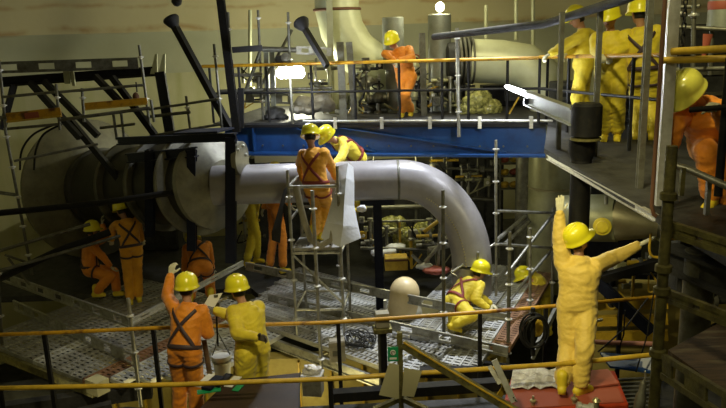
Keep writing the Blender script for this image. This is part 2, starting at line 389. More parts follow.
# navy steel frame round the nozzle pipe
t = thing('pipe_support_frame', 'dark navy steel frame standing over the huge pipe at left', 'frame', R(233, 262, 10.95))
MB().ibeam(R(231, 262, 10.95), R(231, 137, 10.95), .16, .16, .03, up=(0, 1, 0)).build('upright', 'navy_paint', t)
MB().ibeam(R(118, 141, 11.9), R(236, 137, 10.9), .1, .13, .025).build('cross_beam', 'navy_paint', t)
MB().ibeam(R(128, 158, 11.7), R(196, 152, 11.1), .12, .16, .02).build('cross_beam', 'navy_paint', t)
MB().ibeam(R(150, 236, 11.5), R(150, 150, 11.5), .14, .14, .03, up=(0, 1, 0)).build('upright', 'navy_paint', t)
MB().ibeam(R(192, 250, 11.15), R(192, 150, 11.15), .14, .14, .03, up=(0, 1, 0)).build('upright', 'navy_paint', t)
MB().beam(R(182, 132, 11.3), R(226, 130, 11.0), .5, .03).build('top_plate', 'navy_paint', t)
br = MB().lathe(R(240, 158, 11.1), (1, -.25, 0), [(.1, -.05), (.27, -.04), (.27, .04), (.1, .05)], 28).build('round_bracket', 'flange_pale', t)
for q in ((238, 150), (243, 146), (246, 155)): MB().ball(R(*q, 10.95), .03, 8, 6).build('bolt', 'bright_steel', br)

# ================================================================== BLUE DECK AND ITS RAILING
DZ = 3.1; DA = V((-2.55, 13.15, DZ)); DB = V((3.12, 11.72, DZ)); dd = (DB-DA).normalized(); dn = V((-dd.y, dd.x, 0))
def D(t_, off=0, z=0): return DA + dd*t_ + dn*off + V((0, 0, z))
DL = (DB-DA).length
t = thing('blue_girder', 'bright blue painted steel girder carrying the upper deck', 'girder', D(DL/2, 0, -.6))
MB().beam(D(0, .02, -.30), D(DL, .02, -.30), .05, .46).build('web', 'blue_paint', t)
MB().beam(D(0, -.1, -.55), D(DL, -.1, -.55), .34, .04).build('bottom_flange', 'blue_paint', t)
MB().beam(D(0, 0, -.05), D(DL, 0, -.05), .22, .05).build('top_flange', 'black_paint', t)
for i in range(3): MB().beam(D(.6+i*2.3, -.05, -.52), D(.6+i*.82, -.05, -.08), .1, .02, up=tuple(dd)).build('stiffener', 'blue_paint', t)
for i in range(14):
    p = D(.35+i*.4, -.012, -.42); MB().cone(p, p-dn*.03, .018, .018, 6).build('bolt', 'dull_steel', t)
s = MB(); s.poly([D(-.2, -.05, 0), D(DL+.2, -.05, 0), D(DL+.3, 3.1, 0), D(-.4, 3.1, 0)], .05); struct('floor_upper', s, 'dark_grey')
t = thing('deck_railing', 'long black railing with a yellow top rail along the blue girder', 'railing', D(DL/2, 0, 0))
for i, x in enumerate([-.22, .36, .9, 1.75, 2.55, 3.35, 4.1, 4.55, 5.2, DL]): MB().tube(D(x, .02, 0), D(x, .02, 1.05), .024).build('post', 'black_paint', t)
MB().tube(D(-.35, 0, 1.05), D(DL, 0, 1.05), .03).build('top_rail', 'yellow_paint', t)
MB().tube(D(-.3, 0, .55), D(DL, 0, .55), .022).build('mid_rail', 'black_paint', t)
t = thing('scaffold_tube', 'horizontal galvanised tube clamped along the foot of the deck railing', 'tube', D(DL/2, -.1, 0), 'loose scaffold tubes')
p_ = MB().tube(D(1.6, -.12, .04), D(DL+.1, -.12, .02), .026).build('tube', 'steel', t)
for i in range(5): MB().box(D(2.2+i*.85, -.12, .0), (.06, .06, .2)).build('clamp', 'bright_steel', p_)

# right-hand upper deck
s = MB(); s.poly([V((2.38, 3.6, DZ)), V((7.5, 3.6, DZ)), V((8.5, 13, DZ)), V((3.15, 11.7, DZ)), V((2.38, 9.0, DZ))][::1], .06); struct('floor_right_deck', s, 'dark_grey')
t = thing('aluminium_beam', 'long pale aluminium beam along the edge of the right upper deck', 'beam', V((2.33, 7, 2.9)))
MB().ibeam(R(548, 157, 8.9), R(656, 218, 5.5), .045, .06, .01).build('beam', 'bright_steel', t)
t = thing('lower_edge_beam', 'grey channel below the aluminium beam at the right upper deck', 'beam', V((2.6, 7.2, 2.7)))
MB().ibeam(R(597, 165, 9.2), R(672, 206, 6.4), .1, .12, .02).build('beam', 'dull_steel', t)
for i, (px, Y, top, bot) in enumerate(((558, 8.9, 12, 150), (594, 8.3, 4, 158), (639, 6.5, -8, 190))):
    s = MB(); a = R(px, bot, Y); b = R(px+(px-470)*.045, top, Y); b = V((a.x, a.y, b.z)); s.ibeam(a, b, .055, .06, .014, up=(0, 1, 0))
    tag(s.build('railing_post', 'dull_steel'), ['grey channel post nearest the glowing tube lamp', 'grey channel post directly above the black hoist', 'grey channel post in front of the worker with the dark harness'][i], 'post', 'upright posts of the right deck')
t = thing('slanting_pipe', 'dark grey pipe slanting up to the right across the post tops', 'pipe', R(530, 25, 9.5))
MB().path([R(434, 37, 12.4), R(545, 24, 9.6), R(622, 0, 7.8), R(650, -12, 7.2)], .055, 16).build('pipe_body', 'dark_grey', t)
t = thing('right_deck_railing', 'yellow and black railing the three yellow-clad workers lean on', 'railing', V((3.2, 9, DZ)))
ra = R(540, 57, 11.4); rb = R(668, 55, 7.9)
MB().tube(ra, rb, .028).build('top_rail', 'yellow_paint', t)
MB().tube(ra-V((0, 0, .5)), rb-V((0, 0, .5)), .022).build('mid_rail', 'black_paint', t)
for k in (0, .3, .56, .8): q = ra.lerp(rb, k); MB().tube(q, V((q.x, q.y, DZ)), .024).build('post', 'black_paint', t)

# monorail beam, tube lamp, hoist, black column
t = thing('monorail_beam', 'short silver I-beam reaching from the tube lamp to the black hoist', 'beam', R(545, 104, 7.6))
MB().ibeam(R(527, 98, 9.9), R(574, 117, 7.8), .1, .2, .02).build('beam', 'grey_cylinder', t)
t = thing('tube_lamp', 'glowing white tube lamp at the end of the silver monorail beam', 'lamp', R(522, 92, 10))
lt = MB().path([R(505, 86, 10.3), R(508, 87, 10.25), R(534, 97, 9.8), R(539, 99, 9.7)], [.012, .034, .045, .025], 14).build('lamp_tube', 'tube_white', t)
MB().box(R(531, 101, 9.8), (.2, .06, .08)).build('bracket', 'navy_paint', t)
light('tube_lamp_glow', 'POINT', R(514, 100, 10.3), 50, COOL, .12)
t = thing('electric_hoist', 'black round hoist drum hanging at the right end of the monorail beam', 'hoist', R(587, 137, 7.2))
hc = R(587, 103, 7.8); hb = R(587, 137, 7.8)
MB().lathe(V((hc.x, hc.y, hb.z)), (0, 0, 1), [(.13, 0), (.17, .02), (.17, hc.z-hb.z-.03), (.14, hc.z-hb.z)], 24).build('drum', 'black_paint', t)
MB().lathe(V((hc.x, hc.y, hb.z-.03)), (0, 0, 1), [(.17, 0), (.17, .02), (.13, .03)], 24).build('clamp_ring', 'olive_steel', t)
t = thing('round_column', 'thick black round column standing behind the worker with spread arms', 'column', V((hc.x, hc.y+.1, -2.6)))
MB().tube(V((hc.x, hc.y+.12, -2.6)), V((hc.x, hc.y+.12, hb.z-.05)), .118, 24).build('shaft', 'black_paint', t)
MB().lathe(V((hc.x, hc.y+.12, hb.z-.3)), (0, 0, 1), [(.11, 0), (.15, .1), (.15, .26)], 24).build('collar', 'black_paint', t)

# silver upright, brown bent pipe, near rusty pole
a = R(660, 205, 5.7)
tag(MB().beam(a, V((a.x, a.y, 6.0)), .09, .06, up=(0, 1, 0)).build('silver_upright', 'bright_steel'), 'bright silver square post left of the crouching orange worker', 'post')
a = R(651, 218, 5.5)
tag(MB().path([V((a.x, a.y, 6.0)), a+V((0, 0, .1)), a+V((.02, 0, .03)), a+V((.06, 0, 0)), a+V((.12, 0, -.02))], .017, 12).build('bent_pipe', 'rust'), 'thin dark brown pipe bent to the right at its foot', 'pipe')
b = R(672, 146, 4.2); t = thing('near_scaffold_pole', 'thick rusty green scaffold pole nearest the viewer at right', 'pole', V((b.x, b.y, 1.2)))
pp = MB().tube(V((b.x, b.y, .6)), b, .035, 20).build('pole', 'olive_steel', t)
for q in (196, 268, 290, 352): c = R(672, q, 4.2); c = V((b.x, b.y, c.z)); MB().lathe(c-V((0, 0, .03)), (0, 0, 1), [(.035, 0), (.052, .01), (.052, .05), (.035, .06)], 18).build('coupler', 'olive_steel', pp)
a = R(688, 408, 5.0); tag(MB().tube(V((a.x, a.y, -1.5)), V((a.x, a.y, 2.95)), .11, 24).build('grey_column', 'dull_steel'), 'wide dark grey round column just behind the near rusty pole', 'column')

# near platform at the right bottom corner
t = thing('near_platform', 'dark wooden platform on punched steel ledgers at the lower right corner', 'platform', R(700, 380, 3.6))
P0 = R(662, 357, 4.1); P1 = R(730, 398, 3.4); zt = P0.z; P1 = V((P1.x, P1.y, 0)); 
P1 = G(740, 402, zt); P2 = G(745, 322, zt); P3 = G(700, 322, zt)
P3 = G(668, 350, zt); P4 = G(728, 318, zt)
MB().poly([P3, P1+V((0, .03, 0)), P1+V((1.2, .2, 0)), P4+V((1.0, 0, 0)), P4], .04).build('plywood', 'wood_plank', t)
punched(R(663, 366, 4.08), R(735, 412, 3.35), .17, .03, 'olive_steel', t, 'ledger', .3, .15, .04)
punched(R(664, 294, 4.3), R(735, 322, 3.7), .09, .03, 'olive_steel', t, 'ledger', .5, .06, .03)
t = thing('yellow_ledger', 'yellowish steel ledger with a bolt hole right of the near pole', 'beam', R(700, 238, 4.2))
punched(R(668, 228, 4.3), R(735, 250, 3.9), .1, .04, 'olive_steel', t, 'ledger', .7, .05, .035)
t = thing('dark_channel', 'dark heavy channel below the yellowish ledger at right', 'beam', R(700, 262, 4.8))
MB().ibeam(R(668, 256, 5.2), R(740, 285, 4.6), .16, .2, .03).build('beam', 'dark_grey', t)
tag(MB().path([R(668, 163, 5.0), R(690, 170, 4.9), R(740, 192, 4.6)], .026, 12).build('handrail_tube', 'steel'), 'grey tube sloping below the knees of the crouching orange worker', 'tube')
for i, (x, y) in enumerate(((683, 168), (709, 181))):
    a = R(x, y, 4.88); tag(MB().beam(a, a-V((0, 0, .2+.05*i)), .035, .03, up=(1, 0, 0)).build('hook_strap', 'steel' if i else 'olive_steel'), ['olive strap hooked on the grey sloping tube', 'pale strap hooked on the grey sloping tube near the picture edge'][i], 'strap')
t = thing('right_edge_railing', 'pair of bright yellow rails above the crouching orange worker', 'railing', R(700, 58, 5.4))
MB().tube(R(672, 51.5, 5.6), R(740, 48, 5.2), .03).build('top_rail', 'ochre_paint', t); MB().tube(R(660, 60.5, 5.7), R(740, 58, 5.3), .028).build('lower_rail', 'ochre_paint', t)
a = R(718, 196, 5.3); b = R(720, 58, 5.3); MB().tube(a, V((a.x, a.y, b.z)), .032).build('post', 'black_paint', t)
MB().tube(R(690, 110, 5.35), R(740, 106, 5.1), .022).build('mid_rail', 'black_paint', t)

# ================================================================== PLANK PLATFORMS (walking level z = 0)
a_ = V((-.83, .56, 0)); b_ = V((.56, .83, 0)); O_ = G(96, 384, 0)
def plank(org, along, side, k, length, mt, label, group, width=.29, z=0):
    c = org + side*(k*.305+.15); q = c + along*length
    s = MB(); L2 = length
    s.box((L2/2, 0, -.004), (L2, width, .008)); 
    for e in (-1, 1): s.box((L2/2, e*(width/2-.004), -.03), (L2, .008, .055))
    for e in (0, L2): s.box((e, 0, -.035), (.03, width, .06))
    s.box((L2/2, .0, .006), (L2, .02, .012)); 
    for e in (-1, 1): s.box((L2/2, e*(width/2-.012), .006), (L2, .02, .012))
    me = s.mesh(); me.materials.append(MATS[mt]); o = bpy.data.objects.new('scaffold_plank', me); COL.objects.link(o)
    o.location = c + V((0, 0, z)); o.rotation_euler = (0, 0, math.atan2(along.y, along.x)); return tag(o, label, 'plank', group)
ordn = ['first', 'second', 'third', 'fourth', 'fifth', 'sixth', 'seventh', 'eighth', 'ninth', 'tenth', 'eleventh', 'twelfth', 'thirteenth', 'fourteenth', 'fifteenth']
for i, k in enumerate(range(9, -5, -1)):
    mt = {0: 'plank_rusty', 4: 'plank_bright', -1: 'plank_bright', -2: 'plank_bright', -4: 'plank_bright'}.get(k, 'plank_steel')
    off = 0 if k >= 0 else .42*(-k)*.55
    col_ = {'plank_rusty': 'rusty brown', 'plank_bright': 'bright new', 'plank_steel': 'grey'}[mt]
    plank(O_ + b_*off, b_, a_, k, 3.3 - off*.4, mt, '%s punched steel plank, %s from the left end of the left platform' % (col_, ordn[i] if i < 15 else 'last'), 'planks of the left platform')
t = thing('platform_edge_beam', 'yellowish edge beam of the left plank platform ending in a block', 'beam', O_)
MB().beam(O_+a_*3.4+V((0, 0, -.12))-b_*.05, O_+V((0, 0, -.12))-b_*.05, .06, .12).build('beam', 'olive_steel', t)
MB().box(O_+V((.02, 0, -.02)), (.26, .2, .2), -.6).build('end_block', 'beige_card', t)
# middle platform: planks run left-right, falling towards the lower right
M0 = G(232, 318, 0); M1 = G(388, 374, 0); al = (M1-M0).normalized(); sd = V((-al.y, al.x, 0))
for i in range(8):
    plank(M0 - al*(.0+.12*i), al, sd, i, (M1-M0).length+.1*i+.35*(i > 1), ['plank_steel', 'plank_bright', 'plank_steel', 'plank_steel'][i % 4], 'punched steel plank, %s back from the front edge of the middle platform' % ordn[i], 'planks of the middle platform', z=.065)
t = thing('front_edge_beam', 'bright grey edge beam along the front of the middle platform', 'beam', M1)
MB().ibeam(M0+V((0, 0, -.14))-sd*.06-al*.3, M1+V((0, 0, -.14))-sd*.06, .06, .16, .02).build('beam', 'steel', t)
# right platform: planks run away from the viewer
Q0 = G(392, 340, 0.02); Q1 = G(508, 356, 0.02); Q2 = G(552, 280, 0.02); sd = (Q1-Q0).normalized(); al = (Q2-Q1).normalized(); n = int((Q1-Q0).length/.305)
for i in range(n+1):
    plank(Q0, al, sd, i, (Q2-Q1).length+.2, ['plank_bright', 'plank_steel', 'plank_bright', 'plank_steel', 'plank_bright', 'plank_rusty', 'plank_steel'][i % 7], 'punched steel plank, %s from the left of the right-hand platform' % ordn[i], 'planks of the right-hand platform', z=.13)
Q3 = G(394, 376, 0); Q4 = G(462, 368, 0)
for i in range(4):
    plank(Q3+(Q4-Q3).normalized()*.0, al, (Q4-Q3).normalized(), i, 1.3, ['plank_bright', 'plank_steel'][i % 2], 'short bright punched plank, %s from the left behind the hanging card' % ordn[i], 'short planks by the junction boxes', z=.0)
t = thing('ramp_edge_beam', 'dark beam under the front edge of the right-hand platform', 'beam', Q1)
MB().ibeam(Q0+V((0, 0, -.17))-al*.14, Q1+V((0, 0, -.17))-al*.14+sd*.3, .08, .2, .02).build('beam', 'black_paint', t)
MB().ibeam(Q1+sd*.35+V((0, 0, .06)), Q2+sd*.35+V((0, 0, .06)), .05, .12, .015).build('side_beam', 'steel', t)

# punched guard rails round the platforms with their posts
def guard(label, a, b, posts, h=.13, mt='steel', z=None):
    t = thing('guard_rail', label, 'railing', a, 'punched guard rails of the platforms'); punched(a, b, h, .035, mt, t, 'ledger', .55, .2, .035); return t
def gpost(label, px, yt, yb, zb=0., mt='steel', r=.0265, lean=0, name='scaffold_post', n=None, zlow=-.3):
    a = G(px, yb, zb); b = R(px, yt, a.y); b = V((a.x, a.y, b.z)); t = thing(name, label, 'post', V((a.x, a.y, zlow)), 'scaffold posts')
    p = MB().tube(V((a.x, a.y, zlow)), b, r, 12).build('tube', mt, t); h = b.z-zlow; k = max(1, int(h/.5)); rosettes(p, V((a.x, a.y, zlow)), b, [(i+.55)/k for i in range(k)] if n is None else n, .055); return t
guard('upper punched guard rail of the left platform, left of its corner post', G(0, 276, .62), G(129, 322, .62), None, .17)
guard('lower punched guard rail lying just above the left platform planks', G(14, 305, .12), G(139, 362, .12), None, .19)
guard('punched guard rail running back to the right from the left corner post', G(131, 322, .5), G(243, 263, .5), None, .1, 'bright_steel')
guard('long upper punched guard rail behind the middle platform', G(246, 266, .55), G(444, 306, .55), None, .15)
guard('lower punched guard rail across the middle platform planks', G(268, 298, .12), G(400, 328, .12), None, .18)
guard('punched guard rail in front of the right-hand platform planks', G(388, 325, .35), G(508, 352, .35), None, .15)
guard('upper punched guard rail crossing the right-hand platform', G(444, 306, .55), G(510, 318, .5), None, .12)
gpost('scaffold post at the corner of the left platform', 139, 298, 390, -.05)
gpost('tall scaffold post with discs left of the orange worker standing in the tower', 247, 150, 262, 0.1)
gpost('tall scaffold post in front of the middle platform beside the grey junction box', 322, 190, 378, -.3)
gpost('dark scaffold post right of the black cable heap', 444, 190, 345, 0, 'dull_steel')
gpost('scaffold post in the middle of the right-hand platform front', 443, 218, 352, -.1, 'dull_steel') if False else None
gpost('dark scaffold post at the right front corner of the right-hand platform', 508, 232, 352, 0, 'dull_steel')
gpost('short scaffold post on the middle platform behind the long rail', 341, 250, 300, .0)
gpost('bright short scaffold post below the elbow of the main pipe', 386, 300, 335, .0, 'bright_steel')

# railing frames of the right-hand platform (tube cage right of the elbow)
t = scaffold('tube_cage', 'bright galvanised tube cage right of the elbow of the main pipe',
    [(R(496, 140, 11.0), R(496, 296, 11.0)), (R(553, 208, 11.6), R(552, 305, 11.6)), (R(478, 252, 10.6), R(476, 330, 10.6)), (R(530, 228, 10.4), R(530, 322, 10.4))],
    [(R(496, 211, 11.0), R(554, 213, 11.6), .024), (R(496, 244, 11.0), R(553, 248, 11.6), .024), (R(554, 213, 11.6), R(506, 275, 10.3), .024), (R(553, 248, 11.6), R(508, 302, 10.2), .024), (R(529, 213, 13.3), R(497, 240, 11.1), .035), (R(535, 216, 13.3), R(505, 244, 11.2), .035), (R(496, 243, 11.0), R(452, 272, 10.6), .022)], 'steel')

# ================================================================== WALKWAY RAILINGS
t = thing('walkway_back_railing', 'yellow-brown tube railing running behind the two front workers', 'railing', G(330, 322, 1.05)-V((0, 0, 1.05)))
pts = [(-10, 335), (60, 332.5), (155, 328), (330, 322.5), (470, 313), (560, 305.5), (655, 297)]
MB().path([G(x, y, 1.05) for x, y in pts], .026, 12).build('top_rail', 'yellow_paint', t)
for px, yy in ((44, 333), (153, 328), (338, 322), (480, 312), (621, 300), (546, 306)):
    a = G(px, yy, 1.05); MB().beam(V((a.x, a.y, 1.03)), V((a.x, a.y, -.6)), .05, .05, up=(0, 1, 0)).build('post', 'black_paint', t)
t = thing('walkway_front_railing', 'yellow tube railing nearest the viewer across the picture bottom', 'railing', G(330, 380, 1.05)-V((0, 0, 1.05)))
pts = [(-10, 388.5), (180, 384.5), (330, 379), (470, 370), (560, 364), (655, 354.5)]
MB().path([G(x, y, 1.05) for x, y in pts], .027, 12).build('top_rail', 'ochre_paint', t)
MB().path([G(x, y+.5, .98) for x, y in pts[:4]], .02, 8).build('under_rail', 'black_paint', t)
for px, yy in ((0, 388), (330, 379), (655, 354.5)): a = G(px, yy, 1.05); MB().tube(V((a.x, a.y, 1.03)), V((a.x, a.y, -.4)), .026).build('post', 'black_paint', t)
s = MB(); s.poly([V((-5, 6.4, 0)), V((5, 6.9, 0)), V((5, 8.6, 0)), V((1.2, 8.2, 0)), V((-2.2, 8.1, 0)), V((-3.2, 8.3, 0)), V((-5, 7.6, 0))], .06); struct('floor_walkway', s, 'dark_grey')
# ================================================================== PEOPLE
def blob(mb, voxel, smooth=4, fold=0., decim=None):
    "closed overlapping shells -> one continuous surface"
    me = mb.mesh(); o = bpy.data.objects.new('tmp', me); COL.objects.link(o)
    r = o.modifiers.new('r', 'REMESH'); r.mode = 'VOXEL'; r.voxel_size = voxel
    if smooth:
        sm = o.modifiers.new('s', 'SMOOTH'); sm.factor = .5; sm.iterations = smooth
    dg = bpy.context.evaluated_depsgraph_get(); out = bpy.data.meshes.new_from_object(o.evaluated_get(dg))
    bpy.data.objects.remove(o); bpy.data.meshes.remove(me)
    if fold:
        out.update(); co = []
        for v in out.vertices:
            p = v.co; n = v.normal
            w_ = noise.noise(V((p.x*5, p.y*5, p.z*4)))*.12
            k = .8*noise.noise(V((p.x*5+p.z*4, p.y*5, (p.z+w_)*13)))
            r_ = 1-abs(noise.noise(V((p.x*5-p.z*6+7, p.y*6+5, (p.z+w_)*16))))*3.2
            co.append(p + n*(fold*k + fold*.9*max(0, r_)))
        for v, c in zip(out.vertices, co): v.co = c
    for p in out.polygons: p.use_smooth = True
    return out
def cap(s, a, b, r1, r2, n=12):
    s.ball(a, r1, n, 8); s.cone(a, b, r1, r2, n); s.ball(b, r2, n, 8); return s
def finger_glove(curl, thumb=.3, spread=.0):
    s = MB(); cap(s, V((0, -.06, 0)), V((0, 0, 0)), .043, .032)
    for x, L_, dy in ((-.032, .95, .090), (-.011, 1.05, .096), (.012, 1.0, .093), (.033, .8, .084)):
        cap(s, V((x*.55, .01, 0)), V((x, dy, 0)), .018, .0135, 10); p = V((x, dy, 0)); a = 0
        for l_, r_ in ((.042*L_, .0115), (.027*L_, .0108), (.021*L_, .0098)):
            a += curl; d = V((x*spread*12, math.cos(a), -math.sin(a))).normalized(); q = p+d*l_; cap(s, p, q, r_+.0008, r_, 8); p = q
    p = V((-.022, .022, -.004))
    for d, l_, r_ in ((V((-.75, .62, -thumb)), .045, .0145), (V((-.5, .8, -thumb*1.6)), .032, .0125), (V((-.3, .85, -thumb*2)), .026, .011)):
        q = p+d.normalized()*l_; cap(s, p, q, r_+.001, r_, 8); p = q
    return blob(s, .0062, 2)
GL = {}
for k_, a_2 in (('open', (.08, .15, .25)), ('relaxed', (.38, .4, 0)), ('grip', (.85, .7, 0)), ('point', (.6, .5, 0))):
    r_m = finger_glove(*a_2); GL[k_, 'r'] = r_m
    l_m = r_m.copy(); l_m.transform(Matrix.Scale(-1, 4, V((1, 0, 0)))); l_m.flip_normals(); GL[k_, 'l'] = l_m
def boot_mesh():
    s = MB(); cap(s, V((0, 0, .10)), V((0, -.01, -.01)), .062, .055); cap(s, V((0, -.045, -.045)), V((0, .02, -.03)), .048, .052)
    cap(s, V((0, .0, -.045)), V((.004, .13, -.06)), .05, .044); cap(s, V((-.012, .1, -.062)), V((.014, .145, -.064)), .04, .036); s.box((0, .05, -.088), (.085, .24, .02))
    me = blob(s, .012, 3)
    for v in me.vertices: v.co.z = max(v.co.z, -.092)
    return me
BOOT = boot_mesh()
def helmet_mesh():
    s = MB(); n = 28; ks = []
    prof = [(1.02, -.012), (1.10, -.016), (1.10, -.008), (1.0, 0), (.99, .03), (.95, .06), (.84, .088), (.66, .108), (.40, .121), (.12, .126)]
    for r_, z in prof:
        k = len(s.v); ks.append(k)
        for i in range(n):
            a = 2*math.pi*i/n; x = .122*r_*math.cos(a); y = .146*r_*math.sin(a); zz = z
            if r_ > 1.05: y += .05*max(0, math.sin(a))**2; zz -= .018*max(0, math.sin(a))
            s.v.append(V((x, y, zz)))
    for a, b in zip(ks, ks[1:]): s.join(a, b, n)
    s.cap(ks[0], n, True); s.cap(ks[-1], n)
    for x in (-.035, 0, .035):
        s.path([V((x, .146*math.cos(t_)*.93, .128*math.sin(t_)*(1-abs(x)*1.3))) for t_ in [math.radians(25+130*i/10) for i in range(11)]], .008, 6)
    me = s.mesh()
    for p in me.polygons: p.use_smooth = True
    return me
HELM = helmet_mesh()
def hair_mesh():
    s = MB(); s.ball((0, -.018, .012), (.083, .092, .112), 14, 10); me = s.mesh(); 
    for v in me.vertices:
        if v.co.y > .02: v.co.z = max(v.co.z, .055)
        v.co.z = max(v.co.z, -.06)
    for p in me.polygons: p.use_smooth = True
    return me
HAIR = hair_mesh()
def inst(name, me, mt, parent, Mx):
    o = bpy.data.objects.new(name, me); COL.objects.link(o)
    if not me.materials: me.materials.append(None)
    o.material_slots[0].link = 'OBJECT'; o.material_slots[0].material = MATS[mt]
    o.parent = parent; rl = root_loc(parent); o.matrix_local = Matrix.Translation(-rl) @ Mx; return o
def solve(px, py, c, L_, sg):
    d = ray(px, py).normalized(); oc = CAMP-c; b = d.dot(oc); k = b*b-(oc.dot(oc)-L_*L_)
    if k < 0: q = CAMP-d*b; return c+(q-c).normalized()*L_
    return CAMP + d*(-b+sg*math.sqrt(k))
def axes(yaw, pitch=0, roll=0):
    M_ = Matrix.Rotation(-math.radians(yaw), 3, 'Z') @ Matrix.Rotation(math.radians(pitch), 3, 'X') @ Matrix.Rotation(math.radians(roll), 3, 'Y'); return M_
def person(label, suit, pel, yaw, neck, head, look, la, ra, ll, rl, s=1., helm='helmet_yellow', glove='glove_white', gp=('relaxed', 'relaxed'), harness=None, group=None, feet=None, tw=0, floor=None, fat=1.1, fatl=1.08, hback=(None, None), boots='boot_yellow', hint=None):
    F = V((math.sin(math.radians(yaw)), math.cos(math.radians(yaw)), 0)); Rv = V((F.y, -F.x, 0))
    P = R(*pel); N_ = solve(neck[0], neck[1], P, .50*s, neck[2]); U = (N_-P).normalized()
    yt = math.radians(yaw+tw); Ft = V((math.sin(yt), math.cos(yt), 0)); Rt = V((Ft.y, -Ft.x, 0)); Rt = (Rt-U*Rt.dot(U)).normalized(); Ft = U.cross(Rt).normalized()
    Rp = (Rv-U*Rv.dot(U)*.5).normalized()
    H = solve(head[0], head[1], N_, .205*s, head[2])
    sh = {'l': N_-Rt*.175*s-U*.045*s, 'r': N_+Rt*.175*s-U*.045*s}; hp = {'l': P-Rp*.09*s-U*.03*s, 'r': P+Rp*.09*s-U*.03*s}
    el, wr, kn, an = {}, {}, {}, {}
    for k, sp in (('l', la), ('r', ra)): el[k] = solve(*sp[0][:2], sh[k], .285*s, sp[0][2]); wr[k] = solve(*sp[1][:2], el[k], .265*s, sp[1][2])
    for k, sp in (('l', ll), ('r', rl)):
        if floor is not None and len(sp) == 1:
            a = G(sp[0][0], sp[0][1], floor+.092*s); a = V((a.x, a.y, floor+.092*s))
            if len(sp[0]) > 2: a = R(sp[0][0], sp[0][1], sp[0][2]); a.z = floor+.092*s
            d = a-hp[k]; L1, L2 = .43*s, .42*s; D_ = d.length
            if D_ > L1+L2-.004: print('LEG long', label[:30], k, round(D_/(L1+L2), 3)); st = D_/(L1+L2-.004); L1 *= st; L2 *= st
            c = (L1*L1-L2*L2+D_*D_)/(2*D_); h = math.sqrt(max(0, L1*L1-c*c)); dn_ = d.normalized(); f = (F-dn_*F.dot(dn_)).normalized()
            kn[k] = hp[k]+dn_*c+f*h; an[k] = a
        else: kn[k] = solve(*sp[0][:2], hp[k], .43*s, sp[0][2]); an[k] = solve(*sp[1][:2], kn[k], .42*s, sp[1][2])
    base = V((P.x, P.y, min(an['l'].z, an['r'].z)-.092*s)); print('PERSON', label[:44], 'pelvis', tuple(round(c, 2) for c in P), 'feet z', round(an['l'].z-.092*s, 2), round(an['r'].z-.092*s, 2))
    t = thing('worker', label, 'person', base, group)
    Mh = axes(*look)
    # body: one continuous surface, head to feet
    b = MB()
    def torso(sb, g, k_=1.):
        ks = []; n = 20
        for t_, rx, ry in ((-.16, .10, .09), (-.05, .155, .12), (.1, .16, .122), (.3, .15, .112), (.55, .16, .115), (.8, .18, .118), (.93, .15, .1), (1.02, .09, .08)):
            if t_ < .9: rx *= k_; ry *= k_
            w_ = max(0, min(1, t_)); x = Rp.lerp(Rt, w_).normalized(); y = U.cross(x).normalized(); ks.append(sb.ring(P+U*(.5*s*t_)-y*(.02*s*math.sin(max(0, t_)*math.pi)), x, y, (rx+g)*s, (ry+g)*s, n))
        for a, c in zip(ks, ks[1:]): sb.join(a, c, n)
        sb.cap(ks[0], n, True); sb.cap(ks[-1], n)
    torso(b, -.02)
    cap(b, N_-U*.05*s, H-Mh@V((0, .02, .06))*s, .056*s, .052*s)
    Hm = Mh.copy()
    b.ball(H, V((.077, .097, .115))*s, 18, 14, Hm); b.ball(H+Mh@V((0, .035, -.062))*s, V((.054, .056, .05))*s, 14, 10, Hm)
    cap(b, H+Mh@V((0, .092, .012))*s, H+Mh@V((0, .112, -.02))*s, .010*s, .016*s, 8); cap(b, H+Mh@V((-.035, .086, .03))*s, H+Mh@V((.035, .086, .03))*s, .014*s, .014*s, 8)
    for e in (-1, 1): b.ball(H+Mh@V((e*.078, -.005, -.005))*s, V((.014, .022, .032))*s, 8, 6, Hm)
    for k in 'lr':
        cap(b, sh[k], el[k], .05*s, .04*s); cap(b, el[k], wr[k], .04*s, .028*s); cap(b, N_-U*.08*s, sh[k], .06*s, .05*s)
        cap(b, hp[k], kn[k], .08*s, .055*s); cap(b, kn[k], an[k], .055*s, .038*s)
    me = blob(b, .0135*s, 2); link_mesh('body', me, 'skin', t)
    # coverall
    c = MB(); torso(c, .018, fat)
    for k in 'lr':
        cap(c, N_-U*.075*s, sh[k], .082*s, .078*s); cap(c, sh[k], el[k], .078*s*fat, .066*s*fat); cap(c, el[k], el[k].lerp(wr[k], .93), .068*s*fat, .053*s)
        cap(c, hp[k], kn[k], .114*s*fatl, .086*s*fatl); q = kn[k].lerp(an[k], .86); cap(c, kn[k], q, .088*s*fatl, .078*s*fatl); c.ball(kn[k].lerp(an[k], .78), .085*s*fatl)
    for i in range(12):
        a = 2*math.pi*i/12; c.ball(N_+U*.02*s+Rt*(.075*s*math.cos(a))+Ft*(.07*s*math.sin(a)), .032*s, 8, 6)
    c.ball(N_-Ft*.085*s-U*.05*s, V((.10, .06, .07))*s, 12, 8)
    me = blob(c, .016*s, 3, .0085*s); link_mesh('coverall', me, suit, t)
    T_ = Matrix.Translation
    Mz = T_(H+Mh@V((0, .004, .045))*s) @ (Mh @ Matrix.Rotation(math.radians(4), 3, 'X')).to_4x4() @ Matrix.Diagonal((s*1.12, s*1.06, s*1.32, 1))
    inst('helmet', HELM, helm, t, Mz); inst('hair', HAIR, 'hair', t, T_(H) @ Mh.to_4x4() @ Matrix.Scale(s, 4))
